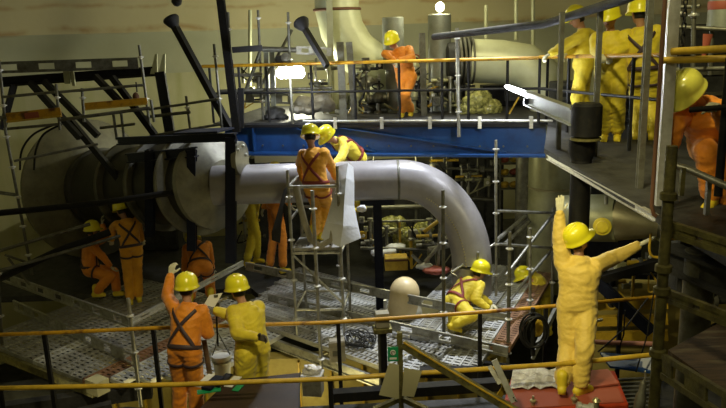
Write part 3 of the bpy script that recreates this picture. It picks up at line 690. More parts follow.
    if (Mh@V((0, 1, 0))).y < .35:
        for e in (-1, 1): MB().ball(H+Mh@V((e*.031, .091, .008))*s, V((.013, .006, .007))*s, 8, 6, Hm).build('eye', 'eye_dark', t)
        MB().ball(H+Mh@V((0, .090, -.052))*s, V((.024, .007, .008))*s, 8, 6, Hm).build('mouth', 'lip', t)
    for i, k in enumerate('lr'):
        y = (wr[k]-el[k]).normalized(); zb = hback[i] or (V((0, 0, 1)) if abs(y.z) < .8 else (-Ft)); z = (V(zb)-y*V(zb).dot(y)).normalized(); x = y.cross(z)
        Mg = Matrix((x, y, z)).transposed().to_4x4(); inst('glove', GL[gp[i], k], glove, t, T_(wr[k]+y*.005*s) @ Mg @ Matrix.Scale(s, 4))
        fy = yaw if feet is None else feet[i]; Mb = axes(fy, 0 if an[k].z-base.z < .2*s else -25).to_4x4()
        inst('boot', BOOT, boots, t, T_(an[k]) @ Mb @ Matrix.Scale(s, 4))
    if harness:
        def S(t_, ph, e=.034):
            e += .16*(fat-1)
            tb = [(-.05, .155, .12), (.1, .16, .122), (.3, .15, .112), (.55, .16, .115), (.8, .18, .118), (.93, .15, .1), (1.02, .09, .08)]
            for (t0, a0, b0), (t1, a1, b1) in zip(tb, tb[1:]):
                if t_ <= t1 or t1 == 1.02: k_ = max(0, min(1, (t_-t0)/(t1-t0))); rx = a0+(a1-a0)*k_; ry = b0+(b1-b0)*k_; break
            w_ = max(0, min(1, t_)); x = Rp.lerp(Rt, w_).normalized(); y = U.cross(x).normalized(); a = math.radians(ph); n_ = x*math.cos(a)+y*math.sin(a)
            return P+U*(.5*s*t_)-y*(.02*s*math.sin(max(0, t_)*math.pi)) + (x*((rx+e)*math.cos(a)) + y*((ry+e)*math.sin(a)))*s, n_
        def strap(pts, closed=False, w=.022):
            q = [S(*p) for p in pts]; MB().path([a for a, _ in q], w*s, 8, ry=.008*s, hint=[b_ for _, b_ in q], closed=closed).build('harness_strap', harness, t)
        strap([(.06, a) for a in range(0, 360, 20)], True, .026)
        strap([(.93, 318), (.85, 305), (.7, 287), (.55, 270), (.4, 255), (.22, 232), (.06, 215)]); strap([(.93, 222), (.85, 235), (.7, 253), (.55, 270), (.4, 285), (.22, 308), (.06, 325)])
        strap([(.93, 42), (.8, 52), (.5, 58), (.06, 60)]); strap([(.93, 138), (.8, 128), (.5, 122), (.06, 120)])
        for k in 'lr':
            d = (kn[k]-hp[k]).normalized(); x, y, _ = frame(d); c_ = hp[k]+d*.13*s; r_ = .119*s*fatl
            MB().path([c_+x*(r_*math.cos(a))+y*(r_*math.sin(a)) for a in [math.radians(20*i) for i in range(18)]], .02*s, 8, ry=.008*s, hint=[x*math.cos(a)+y*math.sin(a) for a in [math.radians(20*i) for i in range(18)]], closed=True).build('harness_strap', harness, t)
    return dict(t=t, wr=wr, el=el, an=an, P=P, H=H)

W1 = person('worker in orange coverall with one gloved hand raised above a yellow helmet', 'suit_orange', (185, 349, 7.7), 14, (189, 304, 0), (186.5, 288, 1), (5, -8), ((167, 296, 1), (172, 268, 1)), ((208, 333, 1), (205, 314, 1)), ((178, 410, 7.75),), ((196, 412, 7.7),), 1.0, harness='harness_dark', floor=0, gp=('point', 'grip'))
W2 = person('worker in loose yellow coverall with a dark gloved hand on the lower back', 'suit_yellow', (252, 348, 7.75), -48, (244, 299, 1), (233.5, 282, 1), (-40, -12), ((238, 334, -1), (257, 337, -1)), ((226, 322, 1), (214, 310, 1)), ((247, 412, 7.7),), ((262, 410, 7.85),), 1.0, glove='glove_grey', floor=0, gp=('relaxed', 'grip'), hback=(V((-.2, 1, 0)), None), fat=1.22, fatl=1.3)
W3 = person('worker in pale yellow coverall standing on the red box with both arms spread', 'suit_pale', (577, 306, 7.35), 12, (581, 243, 1), (576.5, 226, 1), (72, 24), ((558, 224, 1), (560, 204, 1)), ((616, 257, 1), (645, 242, 0)), ((568, 348, 1), (562, 384, -1)), ((585, 348, -1), (580, 386, 1)), 1.03, feet=(15, 62), gp=('open', 'open'), fat=1.22, fatl=1.12)
W4 = person('worker in amber coverall and red harness standing inside the small scaffold tower', 'suit_amber', (316, 184, 10.55), 24, (313, 147, 1), (309.5, 134, 1), (0, -25), ((300, 163, 1), (303, 180, 1)), ((330, 164, 1), (336, 178, 1)), ((313, 230, 10.5),), ((322, 231, 10.6),), 1.02, harness='harness_red', floor=1.52, gp=('grip', 'grip'))
W5 = person('worker in yellow coverall bending over the main pipe beside the tower', 'suit_yellow', (357, 156, 12.0), -105, (338, 143, -1), (328, 136, 0), (-130, -40), ((341, 158, -1), (333, 165, -1)), ((346, 152, 1), (340, 166, 0)), ((360, 183, 1), (362, 208, 1)), ((356, 183, 1), (358, 208, 1)), .98, harness='harness_red', gp=('grip', 'grip'))
W6 = person('worker in orange coverall leaning forward on the yellow rail of the upper deck', 'suit_orange', (406, 76, 13.25), 190, (398, 45, -1), (388, 37, -1), (205, -20), ((412, 58, -1), (399, 60, -1)), ((385, 54, -1), (394, 61, -1)), ((402, 114, 13.2),), ((411, 114, 13.3),), .98, floor=3.1, gp=('grip', 'grip'))
W7 = person('worker in yellow leaning on the rail furthest left on the right deck', 'suit_yellow', (584, 66, 10.6), -72, (584, 30, -1), (577, 19, 0), (-80, -22), ((566, 45, -1), (550, 54, -1)), ((576, 47, -1), (566, 54, -1)), ((583, 120, 10.5),), ((590, 118, 10.7),), 1.0, floor=3.1, gp=('grip', 'grip'), fat=1.22)
W8 = person('worker in yellow facing the viewer between two others on the right deck', 'suit_yellow', (611, 74, 9.55), 200, (611, 29, 0), (609, 15, -1), (215, -14), ((626, 47, 0), (614, 55, -1)), ((596, 50, 0), (601, 55, -1)), ((617, 139, 9.5),), ((604, 140, 9.5),), 1.03, floor=3.1, gp=('grip', 'grip'), fat=1.22)
W9 = person('worker in yellow with dark harness straps standing behind the grey post', 'suit_yellow', (644, 70, 9.45), 25, (641, 24, 0), (638, 10, 0), (-10, -6), ((622, 44, 1), (628, 58, 1)), ((660, 44, 1), (648, 60, 1)), ((636, 136, 9.5),), ((652, 133, 9.4),), 1.03, harness='harness_dark', floor=3.1, gp=('grip', 'grip'), fat=1.22)
W10 = person('worker in orange crouching at the right picture edge with a pale yellow helmet', 'suit_orange', (716, 150, 6.1), 222, (704, 106, -1), (689, 93, -1), (238, -42), ((729, 126, -1), (718, 110, -1)), ((675, 124, -1), (669, 156, -1)), ((735, 170, -1), (728, 205, 1)), ((706, 150, -1), (712, 198, 1)), 1.02, helm='helmet_pale', gp=('grip', 'relaxed'), fat=1.3)
W11 = person('worker in orange crouching before the huge dark pipe with an arm raised', 'suit_orange', (90, 268, 12.1), 80, (92, 240, 0), (92, 230, 1), (40, -5), ((105, 238, 1), (102, 222, 1)), ((104, 258, -1), (112, 268, -1)), ((114, 272, 0), (117, 291, 0)), ((110, 276, -1), (96, 292, 1)), .95, harness='harness_dark')
W12 = person('worker in orange with harness standing with back turned before the huge dark pipe', 'suit_amber', (131, 247, 12.0), -25, (125, 214, 0), (117, 203, 1), (-45, -20), ((113, 228, 1), (112, 240, 1)), ((139, 228, 1), (142, 240, 1)), ((130, 297, 12.0),), ((139, 297, 12.1),), .95, harness='harness_dark', floor=0, gp=('grip', 'grip'))
W13 = person('worker in orange crouched low in shadow beside the navy support frame', 'suit_orange', (200, 266, 12.1), -10, (197, 245, 1), (193, 240, 1), (-10, -40), ((186, 258, 1), (184, 270, 1)), ((210, 258, 1), (212, 270, 1)), ((189, 286, 11.9),), ((210, 286, 12.0),), 1.05, harness='harness_dark', floor=0)
W14 = person('worker in orange and yellow boots bending under the main pipe', 'suit_orange', (274, 204, 13.3), 60, (272, 180, 0), (274, 172, 0), (60, -20), ((268, 200, -1), (262, 212, -1)), ((284, 198, 0), (292, 208, 0)), ((268, 250, 13.2),), ((282, 253, 13.1),), .95, floor=0.12)
W15 = person('worker in yellow coverall behind the main pipe with only helmet and legs showing', 'suit_yellow', (252, 208, 13.7), 100, (259, 178, 0), (263, 166, 0), (100, -15), ((262, 196, 0), (270, 208, 0)), ((262, 196, 0), (270, 206, 0)), ((246, 248, 13.7),), ((256, 246, 13.9),), .98, floor=0.1)
W16 = person('worker in yellow with red straps kneeling beside the right-hand plank platform', 'suit_yellow', (456, 302, 10.15), 62, (472, 283, 1), (480, 272, 1), (70, -18), ((482, 298, 0), (492, 305, 0)), ((476, 300, -1), (488, 308, 0)), ((468, 318, 0), (452, 322, 0)), ((472, 316, -1), (454, 324, 0)), 1.0, harness='harness_red')
W17 = person('worker in yellow stooping behind the top end of the right-hand platform', 'suit_yellow', (546, 292, 12.2), -70, (534, 281, -1), (525, 277, 0), (-75, -30), ((534, 298, -1), (528, 308, -1)), ((540, 298, 0), (534, 308, 0)), ((545, 312, 0), (548, 330, 0)), ((540, 312, -1), (545, 332, 0)), 1.0)
# ================================================================== EQUIPMENT AND CLUTTER
def spline(pts, n=6):
    cc = []
    for j in range(len(pts)-1):
        p0 = pts[max(j-1, 0)]; p1 = pts[j]; p2 = pts[j+1]; p3 = pts[min(j+2, len(pts)-1)]
        for k in range(n): u_ = k/n; cc.append(.5*((2*p1)+(p2-p0)*u_+(2*p0-5*p1+4*p2-p3)*u_*u_+(3*p1-p0-3*p2+p3)*u_**3))
    return cc+[pts[-1]]
def one(name, mb, mt, label, cat, group=None, **k): return tag(mb.build(name, mt, **k), label, cat, group)
def vbar(px, y0, y1, Y, w, mt, name, label, cat='post', tx=None, group=None, rnd=False):
    a = R(px, y1, Y); b = R(tx if tx is not None else px, y0, Y); s = MB(); s.tube(a, b, w/2, 14) if rnd else s.beam(a, b, w, w, up=(0, 1, 0))
    return one(name, s, mt, label, cat, group)
# --- scaffold tower with its drapes
t = thing('scaffold_tower', 'small scaffold tower holding up the amber-clad worker in front of the main pipe', 'scaffold tower', R(312, 240, 10.4))
tp = {}
for k, (px, y0, Y) in enumerate(((287, 170, 10.2), (336, 166, 10.15), (298, 176, 11.0), (343, 172, 10.95))):
    a = R(px+4, 232, Y); b = R(px, y0, Y); b = V((a.x, a.y, b.z)); a = V((a.x, a.y, 0.03)); tp[k] = (a, b); p = MB().tube(a, b, RT, 12).build('post', 'steel', t)
    if k < 2: rosettes(p, a, b, [.12, .36, .6, .85])
def lvl(k, z): a = tp[k][0]; return V((a.x, a.y, z))
for z in (2.45, 1.95, 1.42, .5):
    for i, j in ((0, 1), (0, 2), (1, 3), (2, 3)):
        if z == 1.95 and i == 0 and j == 1: continue
        MB().tube(lvl(i, z), lvl(j, z), .022 if z < 2.4 else .026).build('rail', 'steel', t)
MB().tube(lvl(1, .6), lvl(0, 1.4), .018).build('brace', 'steel', t)
s = MB(); s.poly([lvl(0, 1.5), lvl(1, 1.5), lvl(3, 1.5), lvl(2, 1.5)], .05); s.build('deck_board', 'plank_steel', t)
def cloth(name, rows, mt, label, cat='sheet', th=.012):
    "rows of points lofted into a draped sheet with real thickness"
    me = bpy.data.meshes.new(name); n = len(rows[0]); vs = [tuple(p) for r in rows for p in r]
    fs = [(i*n+j, i*n+j+1, (i+1)*n+j+1, (i+1)*n+j) for i in range(len(rows)-1) for j in range(n-1)]
    me.from_pydata(vs, [], fs); o = link_mesh(name, me, mt, None, False); m_ = o.modifiers.new('s', 'SOLIDIFY'); m_.thickness = th; m_.offset = 0
    m2 = o.modifiers.new('u', 'SUBSURF'); m2.subdivision_type = 'SIMPLE'; m2.levels = m2.render_levels = 2; return tag(o, label, cat)
cloth('white_sheet', [[R(339, 166, 10.5), R(348, 163, 10.4), R(353, 167, 10.5)], [R(337, 182, 10.35), R(346, 178, 10.22), R(354, 182, 10.4)], [R(331, 205, 10.2), R(344, 205, 10.1), R(354, 206, 10.3)], [R(326, 222, 10.1), R(343, 226, 9.98), R(358, 226, 10.2)], [R(321, 238, 10.1), R(340, 247, 9.95), R(361, 238, 10.15)]], 'white_sheet', 'stiff white sheet hung on the right side of the small scaffold tower')
cloth('dark_tarp', [[R(288, 186, 10.5), R(284, 190, 10.9)], [R(284, 205, 10.4), R(278, 212, 10.9)], [R(281, 225, 10.4), R(272, 232, 10.9)], [R(280, 243, 10.4), R(272, 240, 10.9)]], 'dark_grey', 'dark tarpaulin hung on the left side of the small scaffold tower')
one('hanging_strip', MB().path([R(296, 186, 10.1), R(300, 205, 10.02), R(305, 224, 10.0), R(311, 240, 10.0), R(320, 246, 10.0), R(332, 240, 10.02), R(335, 222, 10.08)], .05, 10, ry=.012, hint=(0, -1, 0)), 'grey_box', 'grey-beige strip looped across the front of the small scaffold tower', 'strip')
one('gloved_rag', MB().ball(R(351, 214, 10.0), (.05, .04, .09), 10, 8), 'white_sheet', 'small crumpled white rag tied beside the white sheet', 'rag') if False else None

# --- black crane column and struts at upper left
t = thing('crane_column', 'tall black leaning column rising past the upper left end of the blue deck', 'column', R(238, 132, 12.2))
MB().ibeam(R(237, 132, 12.2), R(219, -14, 12.2), .13, .13, .025, up=(0, 1, 0)).build('column', 'black_paint', t)
MB().beam(R(232, 50, 12.1), R(262, 48, 12.2), .1, .1).build('arm', 'black_paint', t)
for i, (h, e, w, lab) in enumerate((((172, 21), (230, 128), .11, 'long black strut running from the dome down to the foot of the leaning column'), ((302, 24), (327, 66), .09, 'short black strut with a flat head above the bright work lamp'))):
    t = thing('dome_strut', lab, 'strut', R(*e, 12.6)); a = R(*h, 12.9); b = R(*e, 12.4); d = (b-a).normalized()
    MB().beam(a, b, w, w).build('strut', 'black_paint', t); MB().lathe(a-d*.06, d, [(.14, 0), (.15, .03), (.11, .12), (.06, .2)], 16).build('head', 'black_paint', t)
one('pipe_hanger', MB().lathe(R(176, 6, 12.8), (.2, .2, 1), [(.04, 0), (.09, .05), (.09, .12), (.04, .3)], 14), 'black_paint', 'black round fitting at the picture top above the long black strut', 'fitting')

# --- upper left gantry
t = thing('gantry_beam', 'long dark gantry beam with slanting legs at upper left', 'gantry', R(80, 130, 12.6))
MB().ibeam(R(-12, 83, 12.4), R(158, 71, 12.8), .18, .17, .03).build('beam', 'black_paint', t)
for a, b in (((30, 82), (80, 138)), ((44, 81), (98, 136)), ((95, 76), (122, 104)), ((112, 77), (155, 135)), ((70, 120), (128, 190)), ((14, 85), (2, 130))): MB().beam(R(*a, 12.4), R(*b, 12.2), .09, .1).build('leg', 'black_paint', t)
MB().beam(R(160, 72, 12.7), R(171, 138, 12.6), .17, .1, up=(0, 1, 0)).build('upright', 'black_paint', t)
for x in (150, 158): MB().poly([R(x, 74, 12.7), R(x+5, 54, 12.7), R(x+7, 54, 12.7), R(x+7, 74, 12.7)], .05, up=(0, -1, 0)).build('gusset', 'pipe_pale', t)
MB().box(R(67, 76, 12.2), (.1, .05, .26)).build('bracket', 'vessel_olive', t); MB().box(R(73, 77, 12.2), (.05, .05, .3)).build('bracket', 'vessel_olive', t)
hk = MB().path([R(136, 82, 12.0), R(137, 92, 12.0)], .012, 8).build('hook_cable', 'black_paint', t); MB().ball(R(136, 97, 12.0), (.06, .05, .08), 10, 8).build('hook_block', 'rust', hk)
t = thing('gantry_guard_rail', 'grey punched guard rail above the dark gantry beam', 'railing', R(60, 70, 12.1)); punched(R(-10, 68, 11.9), R(138, 63, 12.3), .19, .03, 'dull_steel', t, 'ledger', .55, .25, .045)
scaffold('gantry_scaffold', 'dull scaffold tubes round the two yellow toe boards at upper left',
    [(R(-1, 60, 11.7), R(6, 130, 11.7)), (R(56, 84, 11.8), R(60, 130, 11.8)), (R(82, 88, 11.9), R(84, 122, 11.9)), (R(139, 45, 12.2), R(150, 128, 12.2)), (R(113, 112, 12), R(117, 140, 12)), (R(121, 112, 12), R(124, 138, 12)), (R(151, 100, 12), R(154, 122, 12))],
    [(R(4, 97, 11.7), R(55, 92, 11.8)), (R(60, 92, 11.8), R(143, 85, 12.1)), (R(6, 129, 11.7), R(60, 124, 11.8)), (R(60, 120, 11.8), R(150, 108, 12.1), .03), (R(-8, 119, 11.6), R(6, 117, 11.7), .03), (R(100, 128, 12), R(135, 124, 12))], 'dull_steel')
for i, (a, b) in enumerate((((7, 118), (61, 112)), ((85, 106), (147, 100.5)))):
    t = thing('toe_board', ['yellow toe board with a red-brown middle patch at far upper left', 'plain yellow-orange toe board left of the black upright'][i], 'board', R(*a, 11.75)); p = R(*a, 11.65+.1*i); q = R(*b, 11.75+.15*i)
    MB().beam(p, q, .04, .16 if i == 0 else .1).build('board', 'yellow_paint', t)
    if i == 0: MB().beam(p.lerp(q, .34)-V((0, .025, 0)), p.lerp(q, .60)-V((0, .025, 0)), .008, .1).build('patch', 'red_dull', t)
    MB().beam(p-V((0, .03, .06)), q-V((0, .03, .06)), .03, .02).build('lip', 'ochre_paint', t)
# tubes between gantry and column
scaffold('wall_scaffold', 'dull scaffold tubes before the pale wall left of the leaning column',
    [(R(186, 96, 12.6), R(191, 136, 12.6)), (R(214, 44, 12.4), R(222, 128, 12.4)), (R(228, 12, 12.3), R(231, 70, 12.3))],
    [(R(146, 110, 12.5), R(218, 99, 12.4)), (R(146, 117, 12.5), R(190, 112, 12.4), .03), (R(150, 136, 12.5), R(222, 124, 12.4))], 'dull_steel')
# left lower tubes
scaffold('left_wall_scaffold', 'dull scaffold tubes before the cream wall at the left picture edge',
    [(R(5, 128, 11.4), R(32, 275, 11.4)), (R(-3, 262, 9.8), R(2, 345, 9.8))],
    [(R(-5, 192, 11.6), R(17, 195, 11.5), .03), (R(14, 161, 11.4), R(98, 144, 11.9), .022), (R(-8, 253, 10.8), R(90, 224, 11.6), .03), (R(-5, 272, 10.2), R(120, 236, 11.4), .026), (R(5, 255, 11), R(26, 262, 11), .02), (R(8, 258, 11), R(30, 285, 11), .02)], 'dull_steel')
one('dark_pipe', MB().path([R(-10, 214, 10.6), R(100, 203, 11), R(190, 190, 11.1)], .05, 14), 'black_paint', 'long thin black pipe crossing in front of the huge dark pipe', 'pipe')
one('dark_pipe', MB().path([R(-10, 283, 10.6), R(60, 250, 11), R(110, 232, 11.4)], .06, 14), 'black_paint', 'thick black pipe rising from the left edge towards the crouching worker', 'pipe')
for i in range(2): one('wall_cable', MB().path(spline([R(20+14*i, 170, 12.9), R(22+14*i, 150, 12.9), R(34+10*i, 134, 12.9), R(56+6*i, 124, 12.8)]), .02, 8), 'black_rubber', ['black cable curving up on the round wall flange, outer', 'black cable curving up on the round wall flange, inner'][i], 'cable')

# --- left end of the upper deck: dark scaffold, motor and lamp
scaffold('deck_end_scaffold', 'dark scaffold frame behind the bright work lamp on the upper deck',
    [(R(258, 10, 13.4), R(263, 120, 13.4)), (R(288, 12, 13.2), R(292, 120, 13.2)), (R(232, 60, 13.2), R(236, 120, 13.2))],
    [(R(232, 75, 13.3), R(262, 75, 13.3), .035), (R(218, 91, 13.1), R(332, 88, 13.1), .03), (R(262, 49, 13.3), R(296, 50, 13.3), .05), (R(246, 90, 13.3), R(260, 52, 13.3), .035), (R(262, 84, 13.6), R(292, 30, 13.8), .03)], 'dull_steel')
for i, px in enumerate((266, 272)): vbar(px+2, 48, 119, 13.7, .09, 'grey_cylinder', 'twin_post', ['left one of the two pale square posts left of the work lamp', 'right one of the two pale square posts left of the work lamp'][i], tx=px)
t = thing('lattice_girder', 'short grey lattice girder lying behind the dark frame on the upper deck', 'girder', R(250, 100, 13.8)); punched(R(236, 97, 13.8), R(292, 99, 13.8), .2, .04, 'dull_steel', t, 'lattice', .22, .1, .04)
t = thing('punched_beam', 'pale punched beam behind the bright work lamp', 'beam', R(315, 52, 13.9)); punched(R(296, 50, 13.9), R(332, 52, 13.9), .16, .04, 'steel', t, 'beam', .3, .14, .04)
t = thing('hoist_motor', 'small dark motor just above the bright work lamp', 'motor', R(282, 63, 13.2))
MB().lathe(R(276, 62, 13.2), (1, 0, .2), [(.06, 0), (.1, .02), (.1, .2), (.08, .24)], 16).build('housing', 'dark_grey', t); MB().lathe(R(286, 58, 13.1), (0, -1, .2), [(.09, 0), (.09, .05), (.04, .06)], 16).build('end_cap', 'dull_steel', t)
t = thing('work_lamp', 'dazzling white rectangular work lamp on a thin pole over the upper deck', 'lamp', R(292, 122, 12.6))
c = R(290.5, 72.5, 12.3); MB().box(c+V((0, .05, 0)), (.46, .08, .16)).build('lamp_housing', 'dull_steel', t, bevel=.01); MB().poly([c+V((x, 0, z)) for x, z in ((-.24, .05), (-.19, .1), (.19, .1), (.24, .05), (.24, -.05), (.19, -.1), (-.19, -.1), (-.24, -.05))], .03, up=(0, -1, 0)).build('lamp_face', 'lamp_white', t)
MB().tube(R(293, 124, 12.4), R(290, 76, 12.4), .022).build('pole', 'dull_steel', t)
light('work_lamp_glow', 'POINT', c-V((0, .3, 0)), 130, COOL, .12)
for i, (x, y, w_, h_, mt) in enumerate(((303, 104, .3, .2, 'grey_box'), (322, 101, .34, .24, 'grey_box'), (276, 112, .3, .12, 'dark_grey'))):
    s = MB(); s.ball(R(x, y, 13.6), (w_/1.6, .16, h_/1.5), 12, 8); s.ball(R(x+5, y+5, 13.5), (w_/2, .15, h_/2), 10, 6); s.ball(R(x-6, y+5, 13.5), (w_/2, .15, h_/2.2), 10, 6); me = blob(s, .03, 2, .03); o = link_mesh('covered_bundle', me, mt); tag(o, ['grey covered bundle on the upper deck, below and right of the lamp', 'larger grey covered bundle beside the pale twin posts on the upper deck', 'low dark covered bundle left of the lamp pole'][i], 'bundle')

# --- large pale elbow and the vessels behind the deck
t = thing('pale_elbow_pipe', 'large pale pipe coming down from the dome and curving right behind the upper deck', 'pipe', R(370, 100, 15))
cp = [(336, -60), (336, -20), (337, 8), (342, 30), (354, 50), (374, 66), (396, 74), (412, 77)]
MB().path([R(x, y, 15-.0*i) for i, (x, y) in enumerate(cp)], .46, 32).build('pipe_body', 'pipe_pale', t)
MB().lathe(R(337, 8, 15), (0, 0, -1), [(.46, 0), (.50, .01), (.50, .05), (.46, .06)], 32).build('weld_ring', 'rust', t)
vbar(332, -12, 118, 14.2, .12, 'vessel_olive', 'tall_post', 'tall pale square post in front of the big pale elbow', tx=329)
vbar(344, 42, 130, 12.9, .13, 'dull_steel', 'channel_post', 'left grey channel post below the big pale elbow', tx=340)
vbar(355, 42, 117, 13.5, .12, 'dull_steel', 'channel_post', 'right grey channel post below the big pale elbow', tx=349)
for i, (px, y0, y1, rr, lab) in enumerate(((394, 17, 70, .21, 'grey round cylinder standing behind the worker on the upper deck'), (440, 14, 96, .225, 'grey round cylinder carrying a small lamp'))):
    a = R(px, y1, 14); b = R(px, y0, 14); t = thing('grey_cylinder', lab, 'cylinder', V((a.x, a.y, DZ))); MB().lathe(V((a.x, a.y, DZ)), (0, 0, 1), [(rr*.8, 0), (rr*.8, a.z-DZ), (rr, a.z-DZ+.02), (rr, b.z-DZ-.02), (rr-.02, b.z-DZ), (rr-.03, b.z-DZ-.03)], 28).build('shell', 'grey_cylinder', t)
    if i: MB().lathe(V((a.x, a.y, a.z+.02)), (0, 0, 1), [(rr+.02, 0), (rr+.02, .06)], 28).build('band', 'black_paint', t); top = b
t = thing('cylinder_lamp', 'small glowing lamp on top of the grey cylinder at the picture top', 'lamp', top); MB().lathe(top, (0, 0, 1), [(.03, 0), (.03, .04), (.07, .07), (.085, .13), (.07, .19), (.03, .22)], 14).build('bulb', 'lamp_warm', t); MB().tube(top-V((0, 0, .02)), top+V((0, 0, .07)), .035).build('socket', 'steel', t)
light('cylinder_lamp_glow', 'POINT', top+V((0, -.2, .2)), 35, (1, .96, .65), .1)
t = thing('pale_vessel', 'pale horizontal vessel with dark flanges bending down at its right end on the deck', 'vessel', R(500, 100, 13.6))
VA = R(458, 61, 13.9)
MB().path([R(472, 61, 13.9), R(500, 62, 13.8), R(525, 66, 13.6), R(541, 78, 13.5), R(548, 96, 13.4), R(550, 112, 13.4)], [.42, .42, .42, .41, .38, .36], 32).build('shell', 'pipe_pale', t)
for i in range(4): MB().lathe(VA+V((.08*i, 0, 0)), (1, 0, 0), [(.30, 0), (.44+.015*(i % 2), 0), (.44+.015*(i % 2), .04), (.30, .04)], 30).build('flange', 'dull_steel', t)
MB().lathe(VA-V((.25, 0, 0)), (1, 0, 0), [(.25, 0), (.36, .04), (.36, .24), (.40, .3)], 30).build('neck', 'dark_grey', t)
vbar(424, 33, 117, 13.2, .11, 'dull_steel', 'channel_post', 'weathered channel post right of the leaning worker on the deck', tx=422)
t = scaffold('deck_pole', 'tall bright scaffold pole in front of the blue girder right of centre', [(R(457, 28, 11.9), R(459, 137, 11.9))], [], 'steel', .032, 'pole', .6)
vbar(241, 88, 128, 12.6, .1, 'black_paint', 'dark_post', 'stubby black post at the left end of the blue girder')
for i, px in enumerate((250, 486, 516, 533)): 
    s = MB(); s.tube(R(px, [96, 60, 40, 62][i], 15.4), R(px, [10, 5, -6, 0][i], 15.4), .04); one('riser_tube', s, 'pipe_pale', ['thin pale riser tube before the dome left of the work lamp', 'thin pale riser tube just left of the hanging tube lamp', 'thin pale riser tube above the tube lamp', 'thin pale riser tube right of the tube lamp'][i], 'tube')
# machinery on the deck: valves with handwheels, blocks and hoses
def valve(px, py, Y, sc, label, mt='dull_steel', wheel='dark_grey'):
    c = R(px, py, Y); t = thing('valve', label, 'valve', V((c.x, c.y, DZ)), 'valves behind the deck railing')
    h = c.z-DZ; MB().lathe(V((c.x, c.y, DZ)), (0, 0, 1), [(.1*sc, 0), (.1*sc, .03), (.05*sc, .05), (.05*sc, h-.1), (.13*sc, h-.06), (.15*sc, h), (.11*sc, h+.08*sc), (.04*sc, h+.12*sc)], 18).build('valve_body', mt, t)
    MB().lathe(c-V((.24*sc, 0, 0)), (1, 0, 0), [(.08*sc, 0), (.14*sc, 0), (.14*sc, .04), (.07*sc, .05), (.07*sc, .43*sc), (.14*sc, .44*sc), (.14*sc, .48*sc), (.08*sc, .48*sc)], 18).build('flanged_pipe', mt, t)
    w_ = c+V((0, -.02, .26*sc)); MB().tube(c, w_, .015).build('stem', 'steel', t); MB().path([w_+V((.12*sc*math.cos(a), -.02*math.sin(a), .12*sc*math.sin(a)*.5)) for a in [math.radians(30*i) for i in range(12)]], .014, 6, closed=True).build('handwheel', wheel, t)
for q in ((367, 82, 14.2, 1.1, 'grey valve left of the leaning worker on the deck', 'steel'), (378, 98, 13.9, .9, 'low valve at the knees of the leaning worker', 'dull_steel'), (413, 72, 14.4, 1.1, 'valve directly right of the leaning worker', 'steel', 'red_dull'), (432, 92, 14.3, 1.2, 'large dark valve below the grey cylinder with the lamp', 'dark_grey'), (448, 80, 14.5, 1.0, 'valve left of the pale vessel', 'dull_steel'), (414, 96, 13.8, .9, 'low olive valve right of the leaning worker', 'vessel_olive'), (356, 96, 14.0, .9, 'olive valve beside the right channel post', 'vessel_olive'), (372, 64, 15, 1.0, 'pale valve against the big pale elbow', 'vessel_olive')): valve(*q)
hoses = [((356, 78), (364, 92), (360, 104), (372, 108)), ((362, 70), (356, 84), (352, 100), (364, 112)), ((408, 88), (418, 82), (420, 100), (430, 110)), ((425, 88), (432, 84), (438, 98), (446, 108)), ((405, 60), (416, 58), (422, 70), (418, 84)), ((384, 104), (396, 110), (410, 106), (428, 114)), ((440, 64), (450, 74), (446, 92), (452, 106))]
for i, h in enumerate(hoses):
    s = MB(); pts = [R(x, y, 13.55+.06*i) for x, y in h]; cc = []
    for j in range(len(pts)-1):
        p0 = pts[max(j-1, 0)]; p1 = pts[j]; p2 = pts[j+1]; p3 = pts[min(j+2, len(pts)-1)]
        for k in range(6): u_ = k/6; cc.append(.5*((2*p1)+(p2-p0)*u_+(2*p0-5*p1+4*p2-p3)*u_*u_+(3*p1-p0-3*p2+p3)*u_**3))
    cc.append(pts[-1]); s.path(cc, .022, 8)
    one('hose', s, 'vessel_olive' if i % 2 else 'black_rubber', 'curved %s hose %s' % ('olive' if i % 2 else 'black', ['left of the leaning worker, upper', 'far left in front of the channel post', 'right of the leaning worker, outer', 'below the grey cylinder with the lamp', 'right of the leaning worker near the top rail', 'lying along the deck at the worker\'s feet', 'between grey cylinder and pale vessel'][i]), 'hose')
for i, (x, y, Y, sx, sy, sz, mt, lab) in enumerate(((365, 108, 14.3, .6, .3, .2, 'dark_grey', 'low dark machine block left of the leaning worker'), (420, 110, 14.4, .7, .4, .22, 'dark_grey', 'low dark machine block right of the leaning worker'), (452, 96, 14.6, .5, .4, .9, 'black_paint', 'tall black cabinet left of the bagged load'), (510, 100, 14.6, 1.2, .4, .65, 'black_paint', 'wide black cabinet behind the tube lamp'), (385, 84, 15, .5, .4, .55, 'dull_steel', 'grey block behind the leaning worker'), (345, 100, 15.2, .5, .5, .4, 'vessel_olive', 'olive casing under the big pale elbow'))):
    c = R(x, y, Y); t = thing('machine_block', lab, 'machine', V((c.x, c.y, DZ))); z1 = max(c.z+sz/2, DZ+.2); MB().box((c.x, c.y, (DZ+z1)/2), (sx, sy, z1-DZ)).build('casing', mt, t, bevel=.02)
    MB().box((c.x+.08, c.y-sy/2-.02, (DZ+z1)/2), (sx*.4, .04, (z1-DZ)*.5)).build('cover_plate', 'dull_steel', t, bevel=.01)
    for e in (-1, 1): MB().tube((c.x+e*sx*.38, c.y-sy/2-.005, DZ+.1), (c.x+e*sx*.38, c.y-sy/2-.03, DZ+.1), .02).build('bolt', 'steel', t)
s = MB()
for q in ((0, 0, .24, .2), (-.2, -.12, .16, .12), (.22, -.1, .2, .14), (.05, .1, .16, .14)): s.ball(R(478, 103, 13.3)+V((q[0], 0, q[1])), (q[2]*1.2, .2, q[3]*1.1), 12, 8)
